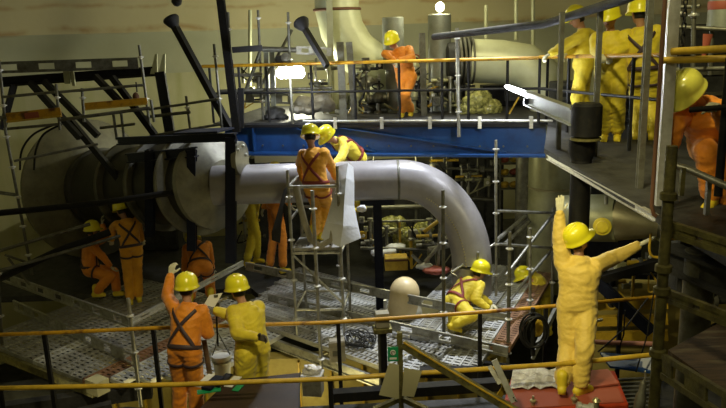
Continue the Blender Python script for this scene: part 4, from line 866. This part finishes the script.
me = blob(s, .025, 2, .03); tag(link_mesh('plastic_bag', me, 'bag_film'), 'load wrapped in yellowish clear film left of the tube lamp', 'bag')
one('yellow_strut', MB().beam(R(509, 114, 12.6), R(519, 97, 12.6), .045, .02), 'ochre_paint', 'short slanting yellow bar below the tube lamp', 'bar')
def manifold(label, x0, x1, y0, y1, Y, seed, n=12, zb=DZ, mts=('steel', 'dull_steel', 'vessel_olive', 'dark_grey')):
    rd = random.Random(seed); a = R((x0+x1)/2, y1, Y); t = thing('pipe_manifold', label, 'pipework', V((a.x, a.y, max(zb, a.z-.1))))
    P_ = lambda u_, v_, d_: R(x0+(x1-x0)*u_, y0+(y1-y0)*v_, Y+d_)
    for i in range(n):
        k = i % 4; r_ = rd.uniform(.018, .045); u_, v_, d_ = rd.random(), rd.random(), rd.uniform(-.12, .2); mt = rd.choice(mts)
        if k == 0:
            q = P_(u_, v_*.6, d_); e = V((q.x, q.y, max(zb, q.z-rd.uniform(.3, .7)))); p = MB().tube(q, e, r_, 12).build('riser', mt, t); MB().lathe(q, (0, 0, 1), [(r_*.6, -.01), (r_*2, 0), (r_*2, .03), (r_*.6, .04)], 14).build('flange', 'steel', p)
        elif k == 1:
            q = P_(u_*.6, v_, d_); e = q+V((rd.uniform(.25, .55), 0, 0)); p = MB().tube(q, e, r_, 12).build('cross_pipe', mt, t); MB().lathe(q.lerp(e, .5), (1, 0, 0), [(r_*.9, -.03), (r_*1.9, -.02), (r_*1.9, .02), (r_*.9, .03)], 14).build('flange', 'dull_steel', p)
        elif k == 2:
            q = P_(u_, v_, d_); s_ = rd.uniform(.08, .16); p = MB().box(q, (s_, s_*.8, s_*1.2), rd.uniform(-.3, .3)).build('block', mt, t, bevel=.008); MB().cone(q+V((0, -s_*.4, 0)), q+V((0, -s_*.4-.02, 0)), s_*.28, s_*.25, 14).build('gauge', 'white_paint' if i % 3 == 0 else 'dull_steel', p)
        else:
            q = P_(u_, v_, d_); c1 = q+V((rd.uniform(-.15, .15), -.05, -.2)); c2 = q+V((rd.uniform(-.3, .3), 0, -.3)); c3 = q+V((rd.uniform(-.35, .35), 0, -.05)); MB().path(spline([q, c1, c2, c3]), .013, 8).build('hose', rd.choice(('black_rubber', 'ochre_paint', 'vessel_olive')), t)
    return t
for q in (('small pipework left of the leaning worker behind the rail', 352, 384, 60, 104, 14.0, 1, 16), ('small pipework right of the leaning worker behind the rail', 408, 424, 62, 104, 14.1, 2, 12), ('small pipework below the lamp-carrying grey cylinder', 427, 450, 72, 106, 13.6, 3, 14), ('small pipework against the left flanges of the pale vessel', 446, 470, 78, 106, 13.9, 4, 10), ('small pipework before the dome right of the work lamp', 302, 330, 60, 104, 13.9, 5, 10), ('dark small pipework at the left end of the upper deck', 240, 262, 60, 108, 13.8, 6, 8), ('small pipework behind the feet of the yellow workers', 652, 664, 60, 120, 10.4, 7, 8)): manifold(*q)
for q in (('tangle of small pipes under the girder above the main pipe bend', 430, 498, 158, 192, 13.3, 11, 18), ('tangle of small pipes below the main pipe left of the dark post', 360, 400, 212, 250, 12.9, 12, 14), ('tangle of small pipes below the main pipe beside the olive sacks', 402, 440, 214, 262, 12.6, 13, 14), ('small pipes in the gap left of the supply rack', 240, 285, 205, 240, 13.9, 14, 8), ('dark pipework between the steel cone vessel and the near pole', 600, 655, 252, 292, 9.7, 15, 14), ('dark pipework behind the near punched ledger at right', 684, 722, 296, 320, 6.2, 16, 8), ('dark pipework under the right upper deck', 668, 724, 212, 240, 6.6, 17, 8)): manifold(*q, zb=0 if q[5] > 7 else 1.5, mts=('dull_steel', 'vessel_olive', 'dark_grey', 'ochre_paint', 'steel'))
# upper right background
for i, (x, y, Y, sx, sz, mt, lab) in enumerate(((694, 84, 10.6, 1.0, 1.5, 'dark_grey', 'tall dark machine box added behind the crouching orange worker to hide the bright wall'), (566, 98, 12.5, .5, .6, 'dark_grey', 'dark machine behind the legs of the yellow worker furthest left'), (652, 100, 11.4, 1.6, 1.4, 'dark_grey', 'broad dark machine behind the yellow worker with harness'))):  # plain boxes for dark machinery, also added to hide the bright wall
    c = R(x, y, Y); t = thing('machine_housing', lab, 'machine', V((c.x, c.y, DZ))); MB().box((c.x, c.y, DZ+sz/2), (sx, .5, sz)).build('housing', mt, t, bevel=.03)
    for k in range(4): MB().beam((c.x-sx*.4, c.y-.27, DZ+.2+k*sz*.2), (c.x+sx*.4, c.y-.27, DZ+.2+k*sz*.2), .03, .05).build('rib', 'dull_steel', t)
scaffold('right_corner_scaffold', 'dark scaffold tubes in the upper right corner', [(R(672, -10, 7.6), R(672, 60, 7.6)), (R(694, -10, 7.4), R(693, 75, 7.4)), (R(712, 26, 7.4), R(710, 75, 7.4)), (R(680, -10, 8), R(681, 70, 8))], [(R(664, 26, 7.6), R(735, 30, 7.2)), (R(664, 8, 7.6), R(700, 6, 7.4)), (R(668, 70, 7.2), R(735, 68, 7))], 'dull_steel')
s = MB(); c = R(686, -4, 6.6); t = thing('chain', 'dark lifting chain hanging in the upper right corner', 'chain', R(686, 66, 6.6))
for i in range(13):
    q = c-V((0, 0, .052*i)); ex = V((1, 0, 0)) if i % 2 else V((0, 1, 0))
    MB().path([q+ex*(.018*math.cos(a))+V((0, 0, 1))*(.034*math.sin(a)) for a in [math.radians(36*j) for j in range(10)]], .008, 6, closed=True).build('link', 'black_paint', t)
one('red_rag', MB().path([R(708, 34, 7), R(706, 46, 7), R(702, 62, 7)], [.05, .035, .008], 8, ry=.01, hint=(0, -1, 0)), 'red_dull', 'pointed red rag hanging in the upper right corner', 'rag')
t = thing('banded_cylinder', 'pale grey cylinder with a dark red band in the upper right corner', 'cylinder', R(724, 30, 8)); a = R(722, 28, 8); MB().tube(a, a+V((0, 0, .9)), .16, 26).build('shell', 'grey_cylinder', t); MB().lathe(a+V((0, 0, .2)), (0, 0, 1), [(.162, 0), (.165, .01), (.165, .08), (.162, .09)], 26).build('band', 'red_dull', t)

# --- under the upper deck
t = thing('vertical_vessel', 'tall olive-grey round vessel standing under the right end of the blue girder', 'vessel', R(552, 262, 12.9)); a = R(553, 150, 12.9)
MB().tube((a.x, a.y, -.0), (a.x, a.y, 3.0), .44, 36).build('shell', 'vessel_olive', t); MB().lathe((a.x, a.y, 1.7), (0, 0, 1), [(.44, 0), (.45, .01), (.45, .03), (.44, .04)], 36).build('weld_band', 'vessel_steel', t)
MB().tube((a.x-.42, a.y+.3, .0), (a.x-.42, a.y+.3, 3.0), .2, 24).build('side_pipe', 'dull_steel', t)
t = thing('cone_vessel', 'horizontal steel vessel narrowing to a cone, right of the spread-armed worker', 'vessel', R(620, 246, 9.9))
va = R(596, 218, 10.3); vb = R(617, 218, 10.15); vc = R(660, 226, 9.8); d = (vb-va).normalized()
MB().cone(va-d*.5, vb, .36, .36, 40).build('barrel', 'vessel_olive', t); MB().cone(vb, vc, .355, .17, 40).build('cone', 'vessel_steel', t); MB().cone(vc, R(700, 234, 9.5), .17, .17, 28).build('outlet', 'dull_steel', t)
cc = R(602, 226, 9.85); MB().lathe(cc, (-.25, -1, .1), [(.05, 0), (.13, .01), (.13, .05), (.09, .06), (.085, .09), (.02, .1)], 24).build('yellow_cap', 'suit_yellow', t); MB().tube(R(606, 204, 9.95), R(606, 196, 9.95), .025).build('nipple', 'steel', t)
t = thing('supply_rack', 'steel rack of yellow and red goods standing under the blue girder', 'rack', R(514, 190, 13.9)); ra_ = R(500, 192, 13.9); rb_ = R(528, 192, 13.9)
for x in (ra_.x, rb_.x): 
    for y in (13.9, 14.3): MB().tube((x, y, .0), (x, y, 3.0), .02).build('post', 'dull_steel', t)
for k in range(4): MB().box(((ra_.x+rb_.x)/2, 14.1, ra_.z+.05+k*.26), (rb_.x-ra_.x+.05, .42, .02)).build('shelf', 'dull_steel', t)
for k in range(3):
    for j in range(3):
        x = ra_.x+.1+j*.19; z = ra_.z+.13+k*.26; red = (k+j) % 3 == 2 or j == 2
        s = MB(); s.ball((x, 13.98, z), (.095, .09, .065), 10, 8); s.ball((x+.02, 13.95, z+.03), (.07, .07, .05), 8, 6)
        one('packed_bag', s, 'red_dull' if red else 'ochre_paint', '%s packed bag on the %s shelf of the rack, %s' % ('red' if red else 'yellow', ['lowest', 'middle', 'upper'][k], ['left', 'centre', 'right'][j]), 'bag', 'bags on the supply rack')
scaffold('under_deck_scaffold', 'dark tangle of scaffold tubes under the middle of the blue girder', [(R(x, 150, 13.6), R(x, y, 13.6)) for x, y in ((373, 262), (416, 262), (432, 240), (447, 200), (478, 200))],
    [(R(430, 155, 13.5), R(500, 158, 13.5)), (R(440, 168, 13.5), R(498, 170, 13.4), .03), (R(455, 180, 13.4), R(500, 180, 13.5), .03), (R(360, 222, 13), R(440, 220, 13)), (R(360, 248, 12.6), R(440, 250, 12.6), .03), (R(447, 196, 13.4), R(495, 200, 13.4), .04), (R(350, 208, 13.6), R(450, 206, 13.6), .05)], 'dull_steel', couplers=False)
for i, (x, y, Y, sx, sz, mt, lab) in enumerate(((300, 205, 15.2, 2.1, 2.1, 'dark_grey', 'added dark box hiding the bright wall behind the scaffold tower'), (405, 205, 15.3, 2.1, 1.9, 'dark_grey', 'added dark box hiding the bright wall behind the bend of the main pipe'), (475, 205, 15.6, 1.2, 2.3, 'dark_grey', 'added dark box hiding the bright wall left of the supply rack'), (600, 200, 13.6, 1.6, 2.0, 'dark_grey', 'added dark box hiding the bright wall behind the steel cone vessel'), (120, 200, 15.6, 2.6, 1.2, 'dark_grey', 'added dark box hiding the bright wall behind the huge dark pipe'))):
    c = R(x, y, Y); t = thing('dark_backing_box', lab, 'backing box', V((c.x, c.y, 0)), 'added dark boxes under the deck'); MB().box((c.x, c.y, sz/2), (sx, .5, sz)).build('casing', mt, t, bevel=.02)  # dark box added to hide the bright wall where the background stays dark
    for k in range(3): MB().box((c.x-sx/3+k*sx/3, c.y-.26, sz/2), (sx/3-.05, .03, sz*.86)).build('front_panel', 'dark_grey', t, bevel=.01)
one('lit_wall_panel', MB().box(R(282, 152, 14.4), (1.15, .05, .42)), 'white_paint', 'pale panel standing in for the lit wall above the main pipe left of the scaffold tower', 'panel')  # pale board for the lit wall, its brightness put into the colour
t = thing('pipe_saddle', 'navy saddle post under the middle of the main pipe', 'support', V((R(377, 200, 11.3).x, 11.25, 0))); sx_ = R(377, 200, 11.25)
MB().ibeam((sx_.x, 11.25, 0.0), (sx_.x, 11.25, 1.9), .14, .14, .02, up=(0, 1, 0)).build('post', 'navy_paint', t); MB().beam((sx_.x-.28, 11.25, 1.96), (sx_.x+.28, 11.25, 1.96), .3, .12).build('saddle', 'navy_paint', t)
bag_items = [(410, 238, 13.2, .34, .22, 'bag_film', 'olive plastic sack under the main pipe, largest'), (424, 228, 13.4, .2, .16, 'bag_film', 'small olive plastic sack under the main pipe bend'), (392, 226, 13.5, .3, .2, 'bag_film', 'olive plastic sack behind the navy saddle post'), (384, 252, 12.6, .26, .07, 'white_sheet', 'white folded cloth lying under the main pipe'), (396, 247, 12.8, .2, .06, 'white_sheet', 'small white cloth beside the amber crate'), (437, 270, 11.9, .26, .06, 'red_dull', 'red bundle right of the beige dome'), (424, 266, 12, .16, .05, 'white_sheet', 'white bundle beside the red bundle'), (362, 209, 10.8, .08, .06, 'white_sheet', 'white crumpled cloth right of the white sheet')]
for x, y, Y, a, b, mt, lab in bag_items:
    c = R(x, y, Y); s = MB(); s.ball(c, (a, a*.6, b), 12, 8); s.ball(c+V((a*.45, -.03, b*.2)), (a*.5, a*.45, b*.8), 10, 6); s.ball(c+V((-a*.5, 0, -b*.1)), (a*.5, a*.4, b*.8), 10, 6); tag(link_mesh('sack' if mt == 'bag_film' else 'bundle', blob(s, .022, 2, .02), mt), lab, 'sack' if mt == 'bag_film' else 'bundle')
t = thing('amber_crate', 'small amber crate on the floor under the main pipe', 'crate', R(396, 268, 12.3)); c = R(396, 262, 12.3); MB().box(c, (.42, .3, .24)).build('crate_body', 'ochre_paint', t, bevel=.015); MB().beam(c+V((-.21, -.16, .08)), c+V((.21, -.16, .08)), .02, .03).build('rim', 'rust', t)
scaffold('leaning_tubes', 'loose tubes leaning together beside the dark scaffold post under the pipe bend', [], [(R(440, 222, 12), R(438, 268, 12), .03), (R(424, 232, 12), R(442, 218, 12), .035, 'ochre_paint'), (R(425, 262, 12), R(448, 236, 12), .035), (R(412, 255, 12), R(426, 268, 12), .03), (R(428, 250, 12.2), R(455, 244, 12.4), .05)], 'steel', cat='tubes', couplers=False)
t = thing('beige_dome', 'smooth beige domed cap behind the upper punched guard rail', 'cap', R(404, 301, 10.6)); c = R(404, 297, 10.6)
MB().lathe(c, (.12, -.1, 1), [(.24, -.3), (.245, .06), (.24, .12), (.215, .2), (.17, .27), (.10, .32), (.03, .335)], 30).build('dome', 'dome_beige', t); MB().lathe(c-V((.035, -.03, .3)), (0, 0, 1), [(.27, 0), (.27, .03)], 30).build('rim', 'steel', t)
t = thing('white_can', 'white cylindrical can lying between the two punched guard rails', 'can', R(411, 316, 10.6)); c = R(402, 316, 10.5); MB().lathe(c, (1, .55, .1), [(.09, 0), (.105, .01), (.105, .32), (.09, .33)], 22).build('can_body', 'white_paint', t); MB().lathe(c-V((.012, .006, 0)), (1, .55, .1), [(.11, 0), (.11, .03)], 22).build('lid', 'steel', t)
one('loose_plate', MB().poly([R(424, 300, 10.9), R(440, 303, 10.8), R(436, 326, 10.5), R(418, 322, 10.6)], .02), 'beige_card', 'pale flat board leaning behind the upper punched guard rail', 'board')

# --- junction boxes, cable heap, tags in the middle foreground
t = thing('junction_box', 'grey junction box with a dark slot hung on the tall post', 'box', R(338, 362, 9.3)); c = R(337, 350, 9.3); MB().box(c, (.23, .12, .33), .1).build('box_body', 'grey_box', t, bevel=.01); MB().box(c+V((.0, -.07, -.02)), (.12, .02, .07), .1).build('slot_plate', 'dull_steel', t); MB().box(c+V((0, -.065, .12)), (.23, .02, .06), .1).build('flap', 'grey_box', t)
t = thing('clamp_box', 'grey box with a dark collar on the yellow rail left of centre', 'box', R(382, 335, 8.5)); c = R(382, 319, 8.5); MB().box(c, (.18, .14, .2), .1).build('box_body', 'grey_box', t, bevel=.01); MB().box(c-V((0, 0, .14)), (.24, .18, .07), .1).build('collar', 'olive_steel', t, bevel=.01)
a = R(382, 330, 8.52); MB().tube((a.x, a.y, a.z), (a.x, a.y, .0), .06, 14).build('stem', 'black_paint', t)
t = thing('cable_heap', 'tangled heap of thin black cable lying on the middle platform', 'cable', R(360, 348, 9.8)); rnd = random.Random(3)
for k in range(9):
    c = G(358+rnd.uniform(-5, 5), 345+rnd.uniform(-3, 3), .04); ph = rnd.uniform(0, 6); rx, rz = rnd.uniform(.12, .24), rnd.uniform(.06, .16); n_ = V((rnd.uniform(-.5, .5), rnd.uniform(-.5, .5), 1)).normalized(); x, y, _ = frame(n_)
    MB().path([c+V((0, 0, .12))+x*(rx*math.cos(a+ph))+y*(rx*.8*math.sin(a+ph))+n_*(.03*math.sin(3*a)) for a in [math.radians(15*j) for j in range(24)]], .011, 6, closed=True).build('cable_loop', 'cable_mat', t)
t = thing('switch_case', 'metal case with a crumpled white bag on it behind the table', 'case', R(312, 398, 8.6)); c = R(313, 384, 8.6); MB().box(c, (.26, .2, .28), -.15).build('case_body', 'steel', t, bevel=.01); MB().box(c+V((0, 0, .15)), (.28, .22, .03), -.15).build('lid', 'bright_steel', t)
s = MB(); c2 = c+V((0, 0, .2)); [s.ball(c2+V(q), r_, 10, 6) for q, r_ in (((0, 0, 0), .07), ((.08, 0, .0), .05), ((-.07, .02, .0), .055), ((-.03, -.02, .05), .04))]; tag(link_mesh('white_bag', blob(s, .012, 1, .022), 'plastic_film'), 'crumpled white plastic bag on the metal case', 'bag')
# dark post with green tag, hanging cards and slanting yellow beam
t = thing('tripod_post', 'dark post with splayed feet carrying the green tag and two cards', 'stand', R(401, 420, 6.5)); c = R(401, 398, 6.5); top = R(401, 332, 6.5)
MB().beam((c.x, c.y, c.z), (c.x, c.y, top.z), .055, .055, up=(0, 1, 0)).build('post', 'olive_steel', t)
for q in ((374, 410), (427, 410)): MB().beam(c, R(*q, 6.35), .05, .05).build('foot', 'olive_steel', t)
MB().beam(c, c-V((0, 0, .7)), .05, .05, up=(0, 1, 0)).build('lower_post', 'olive_steel', t)
t = thing('green_tag', 'small green tag with a white round mark', 'tag', R(393, 360, 6.42)); c = R(393, 354, 6.42); MB().box(c, (.105, .012, .15)).build('tag_plate', 'green', t); x = MB().lathe(c+V((0, -.008, .02)), (0, -1, 0), [(.028, 0), (.028, .003)], 20).build('round_mark', 'white_paint', t)
MB().path([c+V((.016*math.cos(a), -.013, .02+.016*math.sin(a))) for a in [math.radians(20*i) for i in range(14)]], .004, 6).build('swirl', 'dull_steel', x)
MB().box(c+V((0, -.008, -.045)), (.07, .003, .02)).build('text_bar', 'white_paint', t)
for i, (P_, lab) in enumerate((([(389, 363), (399, 365), (399, 399), (379, 395)], 'pale card hanging on the left of the dark post'), ([(404, 368), (422, 371), (414, 397), (402, 396)], 'pale card hanging on the right of the dark post'))):
    one('hanging_card', MB().poly([R(x, y, 6.4-.02*i) for x, y in P_], .008, up=(0, -1, .2)), 'beige_card', lab, 'card')
t = thing('slanting_beam', 'yellowish riveted beam slanting down to the right from the dark post', 'beam', R(460, 378, 6.4)); a = R(403, 344, 6.45); b = R(526, 418, 6.2)
MB().beam(a, b, .05, .085).build('beam', 'olive_steel', t); d = (b-a)
for i in range(12): q = a+d*(.05+.08*i); MB().ball(q+V((0, -.03, .01)), .009, 6, 4).build('rivet', 'dull_steel', t)
MB().beam(a+V((0, -.03, .035)), b+V((0, -.03, .035)), .012, .015).build('edge_strip', 'ochre_paint', t)
for i, (a, b, w_, mt, lab) in enumerate((((494, 360), (514, 402), .06, 'bright_steel', 'bright silver angle bar leaning in front of the red box'), ((489, 366), (500, 384), .04, 'steel', 'thin grey bar behind the silver angle bar'), ((497, 400), (505, 386), .06, 'ochre_paint', 'short yellow block beneath the silver angle bar'))):
    t = thing('angle_bar', lab, 'bar', R(*b, 6.3)); p = R(*a, 6.5+.05*i); q = R(*b, 6.4+.05*i); MB().beam(p, q, w_, .012, up=(0, -1, 0)).build('web', mt, t); MB().beam(p+V((w_/2, .02, 0)), q+V((w_/2, .02, 0)), .01, .05, up=(0, -1, 0)).build('flange', mt, t)
    if i == 0: MB().ball(q+V((-.01, -.02, .06)), .008, 6, 4).build('bolt_hole', 'black_paint', t); MB().ball(q+V((.012, -.02, .03)), .008, 6, 4).build('bolt_hole', 'black_paint', t)

# --- red box under the spread-armed worker
bz = W3['t'].location.z-.003
q = [G(516, 380, bz), G(556, 367, bz), G(616, 372, bz), G(626, 396, bz), G(620, 440, bz), G(496, 440, bz)]
fl = G(500, 402, bz); q = [G(512, 374, bz), G(615, 370, bz), G(629, 404, bz), G(500, 412, bz)]
t = thing('red_box', 'large red equipment box that the spread-armed worker stands on', 'box', (q[0]+q[2])/2-V((0, 0, bz)))
MB().poly(q, bz-.04).build('box_body', 'red_box', t, bevel=.02); u_ = .03
MB().poly([p+V((0, 0, .012)) for p in [q[0].lerp(q[2], .04), q[1].lerp(q[3], .04), q[2].lerp(q[0], .04), q[3].lerp(q[1], .04)]], .012).build('lid_plate', 'red_dull', t)
flap = MB().poly([G(577, 371, bz+.06), G(608, 369, bz+.1), G(619, 383, bz+.05), G(584, 388, bz+.03)], .02).build('lid_flap', 'red_dull', t)
for k, (x, y) in enumerate(((533, 406), (574, 404))): MB().lathe(G(x, y, bz), (0, 0, 1), [(.02, 0), (.02, .04), (.035, .05), (.035, .07), (.012, .08), (.012, .12)], 12).build('fitting', 'vessel_steel', t)
rows = []; rnd = random.Random(5)
for j in range(7): rows.append([G(513+(48)*(i/8)-3*(j/6), 371+19*(j/6)-1*(i/8), bz+.02)+V((0, 0, rnd.uniform(.0, .045))) for i in range(9)])
cloth('plastic_cover', rows, 'plastic_film', 'crumpled clear plastic film spread on the left of the red box', 'plastic film', .004)
t = thing('hose_coupling', 'shiny metal hose coupling at the front edge of the red box', 'coupling', G(584, 404, bz)); c = G(576, 406, bz+.05); MB().lathe(c, (1, -.2, -.1), [(.03, 0), (.05, .01), (.05, .05), (.035, .06), (.035, .12), (.055, .13), (.055, .17), (.03, .18)], 18).build('coupling', 'bright_steel', t); MB().lathe(c+V((.2, -.03, 0)), (0, 0, 1), [(.03, -.06), (.03, .06), (.045, .07), (.02, .1)], 14).build('nozzle', 'vessel_steel', t)
# hose coil on the rail
t = thing('hose_coil', 'coil of thin black hose hung on the yellow rail left of the spread-armed worker', 'coil', R(534, 350, 8.4)); rnd = random.Random(2)
for k in range(9):
    c = R(534+rnd.uniform(-2, 2), 331+rnd.uniform(-1.5, 1.5), 8.35+.02*k); a_x, a_z = rnd.uniform(.12, .21), rnd.uniform(.2, .245)
    MB().path([c+V((a_x*math.cos(a), .02*math.sin(2*a+k), a_z*math.sin(a))) for a in [math.radians(15*j) for j in range(24)]], .010, 6, closed=True).build('loop', 'black_rubber', t)
MB().tube(R(533, 308, 8.45), R(533, 355, 8.45), .03).build('hanger', 'black_rubber', t); MB().ball(R(539, 328, 8.6), (.06, .03, .13), 10, 8).build('yellow_insert', 'ochre_paint', t)

# --- table at the left foreground with its papers
tz = .78; q = [G(228, 380, tz), G(300, 372.5, tz), G(299, 425, tz), G(182, 425, tz)]
t = thing('work_table', 'dark brown work table in front of the two front workers', 'table', (q[0]+q[2])/2-V((0, 0, tz)))
MB().poly(q, .05).build('tabletop', 'table_top', t, bevel=.006)
for i, p in enumerate(q): c = p.lerp((q[0]+q[2])/2, .1); MB().beam((c.x, c.y, tz-.05), (c.x, c.y, .0), .05, .05, up=(0, 1, 0)).build('leg', 'black_paint', t)
MB().beam(q[1]+V((.0, -.0, .0)), q[2]+V((0, 0, 0)), .012, .02).build('edge_trim', 'black_paint', t)
def pad(cx, cy, w_, h_, rz, z, th, mt, name, label, cat): c = G(cx, cy, z); return one(name, MB().box(c+V((0, 0, th/2)), (w_, h_, th), rz), mt, label, cat)
pad(209, 391, .26, .1, .25, tz+.004, .008, 'green', 'green_sheet', 'bright green sheet at the left edge of the work table', 'sheet')
pad(213, 384, .12, .3, -.35, tz+.02, .03, 'navy_paint', 'notebook', 'dark blue notebook standing over the green sheet', 'notebook')
pad(223, 381, .09, .3, -.35, tz+.02, .02, 'black_paint', 'notebook', 'black notebook between the white papers', 'notebook')
pad(205, 381, .09, .3, -.35, tz+.02, .012, 'white_paint', 'paper_sheet', 'white paper left of the dark blue notebook', 'paper')
pad(233, 382, .10, .25, -.3, tz+.006, .01, 'white_paint', 'paper_sheet', 'white paper on the right of the black notebook', 'paper')
pad(239, 387, .08, .2, -.3, tz+.006, .008, 'green', 'green_sheet', 'small green sheet beside the right-hand white paper', 'sheet')
h = W1['wr']['r']; t = thing('clipboard', 'white clipboard held up by the worker in orange', 'clipboard', h)
a = R(208, 308, h.y+.05); b = R(216, 294, h.y+.12); dx = V((.075, .03, 0)); MB().poly([a-dx, a+dx, b+dx, b-dx], .008, up=(0, -1, .4)).build('board', 'white_paint', t); MB().beam(b-dx*.3-V((0, .012, .02)), b+dx*.3-V((0, .012, .02)), .02, .03).build('clip', 'dull_steel', t)
# bucket hanging on the back railing
t = thing('bucket', 'white bucket hanging on a thin handle from the back railing', 'bucket', R(223, 376, 8.5)); c = R(223, 375, 8.6)
MB().lathe(c, (0, 0, 1), [(.10, 0), (.125, .26), (.135, .265), (.135, .30), (.125, .30), (.115, .28)], 26).build('bucket_body', 'white_paint', t)
MB().lathe(c+V((0, 0, .2)), (0, 0, 1), [(.122, 0), (.13, .01), (.13, .03), (.124, .04)], 26).build('rib', 'steel', t); MB().path([c+V((-.12, 0, .29)), c+V((-.06, 0, .42)), c+V((-.02, 0, .62)), c+V((.06, 0, .42)), c+V((.12, 0, .29))], .008, 6).build('handle', 'dull_steel', t)
t = thing('hand_pump', 'small grey device on a rod between the two front workers', 'device', R(215, 312, 8.4)); c = R(216, 308, 8.3); MB().box(c, (.09, .06, .15), .3).build('device_body', 'dull_steel', t, bevel=.01); MB().tube(c, R(218, 346, 8.4), .012).build('rod', 'black_paint', t); MB().tube(R(214, 303, 8.3), R(228, 297, 8.3), .014).build('lever', 'bright_steel', t)
one('wooden_pole', MB().beam(R(211, 380, 8.3), R(204, 340, 8.4), .06, .03, up=(0, 1, 0)), 'wood_plank', 'brown wooden post between the orange worker and the bucket', 'post')

# --- right lower background
for k in range(3): tag(MB().beam(R(590, 305+k*16, 10.3), R(668, 303+k*16, 9.9), .08, .16).build('yellow_girder', 'ochre_paint'), '%s horizontal yellow girder behind the walkway at right' % ['uppermost', 'middle', 'lowest'][k], 'girder', 'yellow girders at right')
one('blue_brace', MB().beam(R(590, 275, 9.6), R(652, 332, 9.2), .09, .16), 'navy_paint', 'thick dark blue brace slanting down to the right', 'brace')
one('pink_pipe', MB().tube(R(560, 341, 8.3), R(656, 344, 8.1), .03), 'pink_pipe', 'thin reddish pipe above the front rail right of the worker\'s legs', 'pipe')
for i, (a, b) in enumerate((((654, 292), (636, 372)), ((648, 298), (598, 352)), ((625, 310), (618, 352)))): one('thin_cable', MB().path([R(*a, 7.9), (R(*a, 7.9)+R(*b, 7.9))/2+V((.03, 0, -.04)), R(*b, 7.9)], .010, 6), 'black_rubber', ['thin black cable dropping beside the near pole', 'thin black cable slanting down to the left from the near pole', 'short thin cable hanging before the yellow girders'][i], 'cable')
t = thing('hanging_lantern', 'slim grey cylinder hanging at the bottom left of the near pole', 'lantern', R(637, 408, 6.6)); c = R(637, 420, 6.6); MB().lathe(c, (.1, 0, 1), [(.05, 0), (.06, .02), (.055, .28), (.035, .33), (.035, .42), (.02, .45)], 18).build('lantern_body', 'dull_steel', t); MB().path([c+V((.045, 0, .44)), c+V((.06, 0, .5)), c+V((.05, 0, .56))], .01, 6).build('hook', 'steel', t)
t = thing('white_valve', 'small white valve on the back railing right of the worker\'s knees', 'valve', R(592, 326, 8.7)); c = R(592, 322, 8.7); MB().ball(c, (.06, .05, .06), 10, 8).build('valve_body', 'white_paint', t); MB().tube(c-V((.18, 0, .02)), c+V((.14, 0, .03)), .02).build('lever', 'steel', t)
one('blue_plate', MB().poly([R(600, 352, 8.4), R(655, 357, 8.1), R(655, 372, 8), R(610, 366, 8.2)], .03), 'blue_paint', 'flat blue plate behind the front rail at lower right', 'plate')
t = thing('floor_grille', 'black ribbed floor grille at the foot of the near pole', 'grille', G(640, 398, .3))
for k in range(9): MB().beam(G(618, 380+k*4, .3), G(652, 378+k*4, .3), .03, .03).build('rib', 'dull_steel', t)
for i, (a, b, Y, w_) in enumerate((((-10, 372), (140, 336), 9.4, .3), ((-10, 412), (150, 372), 8.9, .16), ((20, 418), (110, 392), 8.4, .12))):
    pa = R(*a, Y); pb = R(*b, Y+.4); pa.z = min(pa.z, -.35); pb.z = min(pb.z, -.3); one('sub_beam', MB().beam(pa, pb, w_, .2), 'dark_grey', ['broad dark beam under the left plank platform', 'dark beam below the left end of the front rail', 'narrow dark beam in the lower left corner'][i], 'beam')
for i, (a, b, Y) in enumerate((((330, 396), (500, 384), 7.8), ((420, 372), (520, 372), 8.9), ((560, 290), (662, 262), 9.6), ((590, 268), (664, 268), 10.2))): one('dark_beam', MB().beam(R(*a, Y), R(*b, Y-.1), .14, .12), 'black_paint', ['black beam low behind the cards on the dark post', 'black beam just in front of the right-hand platform', 'black beam rising to the right behind the near pole', 'black beam under the steel cone vessel'][i], 'beam')
s = MB(); s.box(R(718, 240, 8.4), (1.2, .5, 1.5)); t = one('dark_backing', s, 'dark_grey', 'added dark box hiding the bright wall under the right upper deck behind the yellowish ledger', 'duct', bevel=.05)  # dark box added to keep the bright wall from showing under the deck
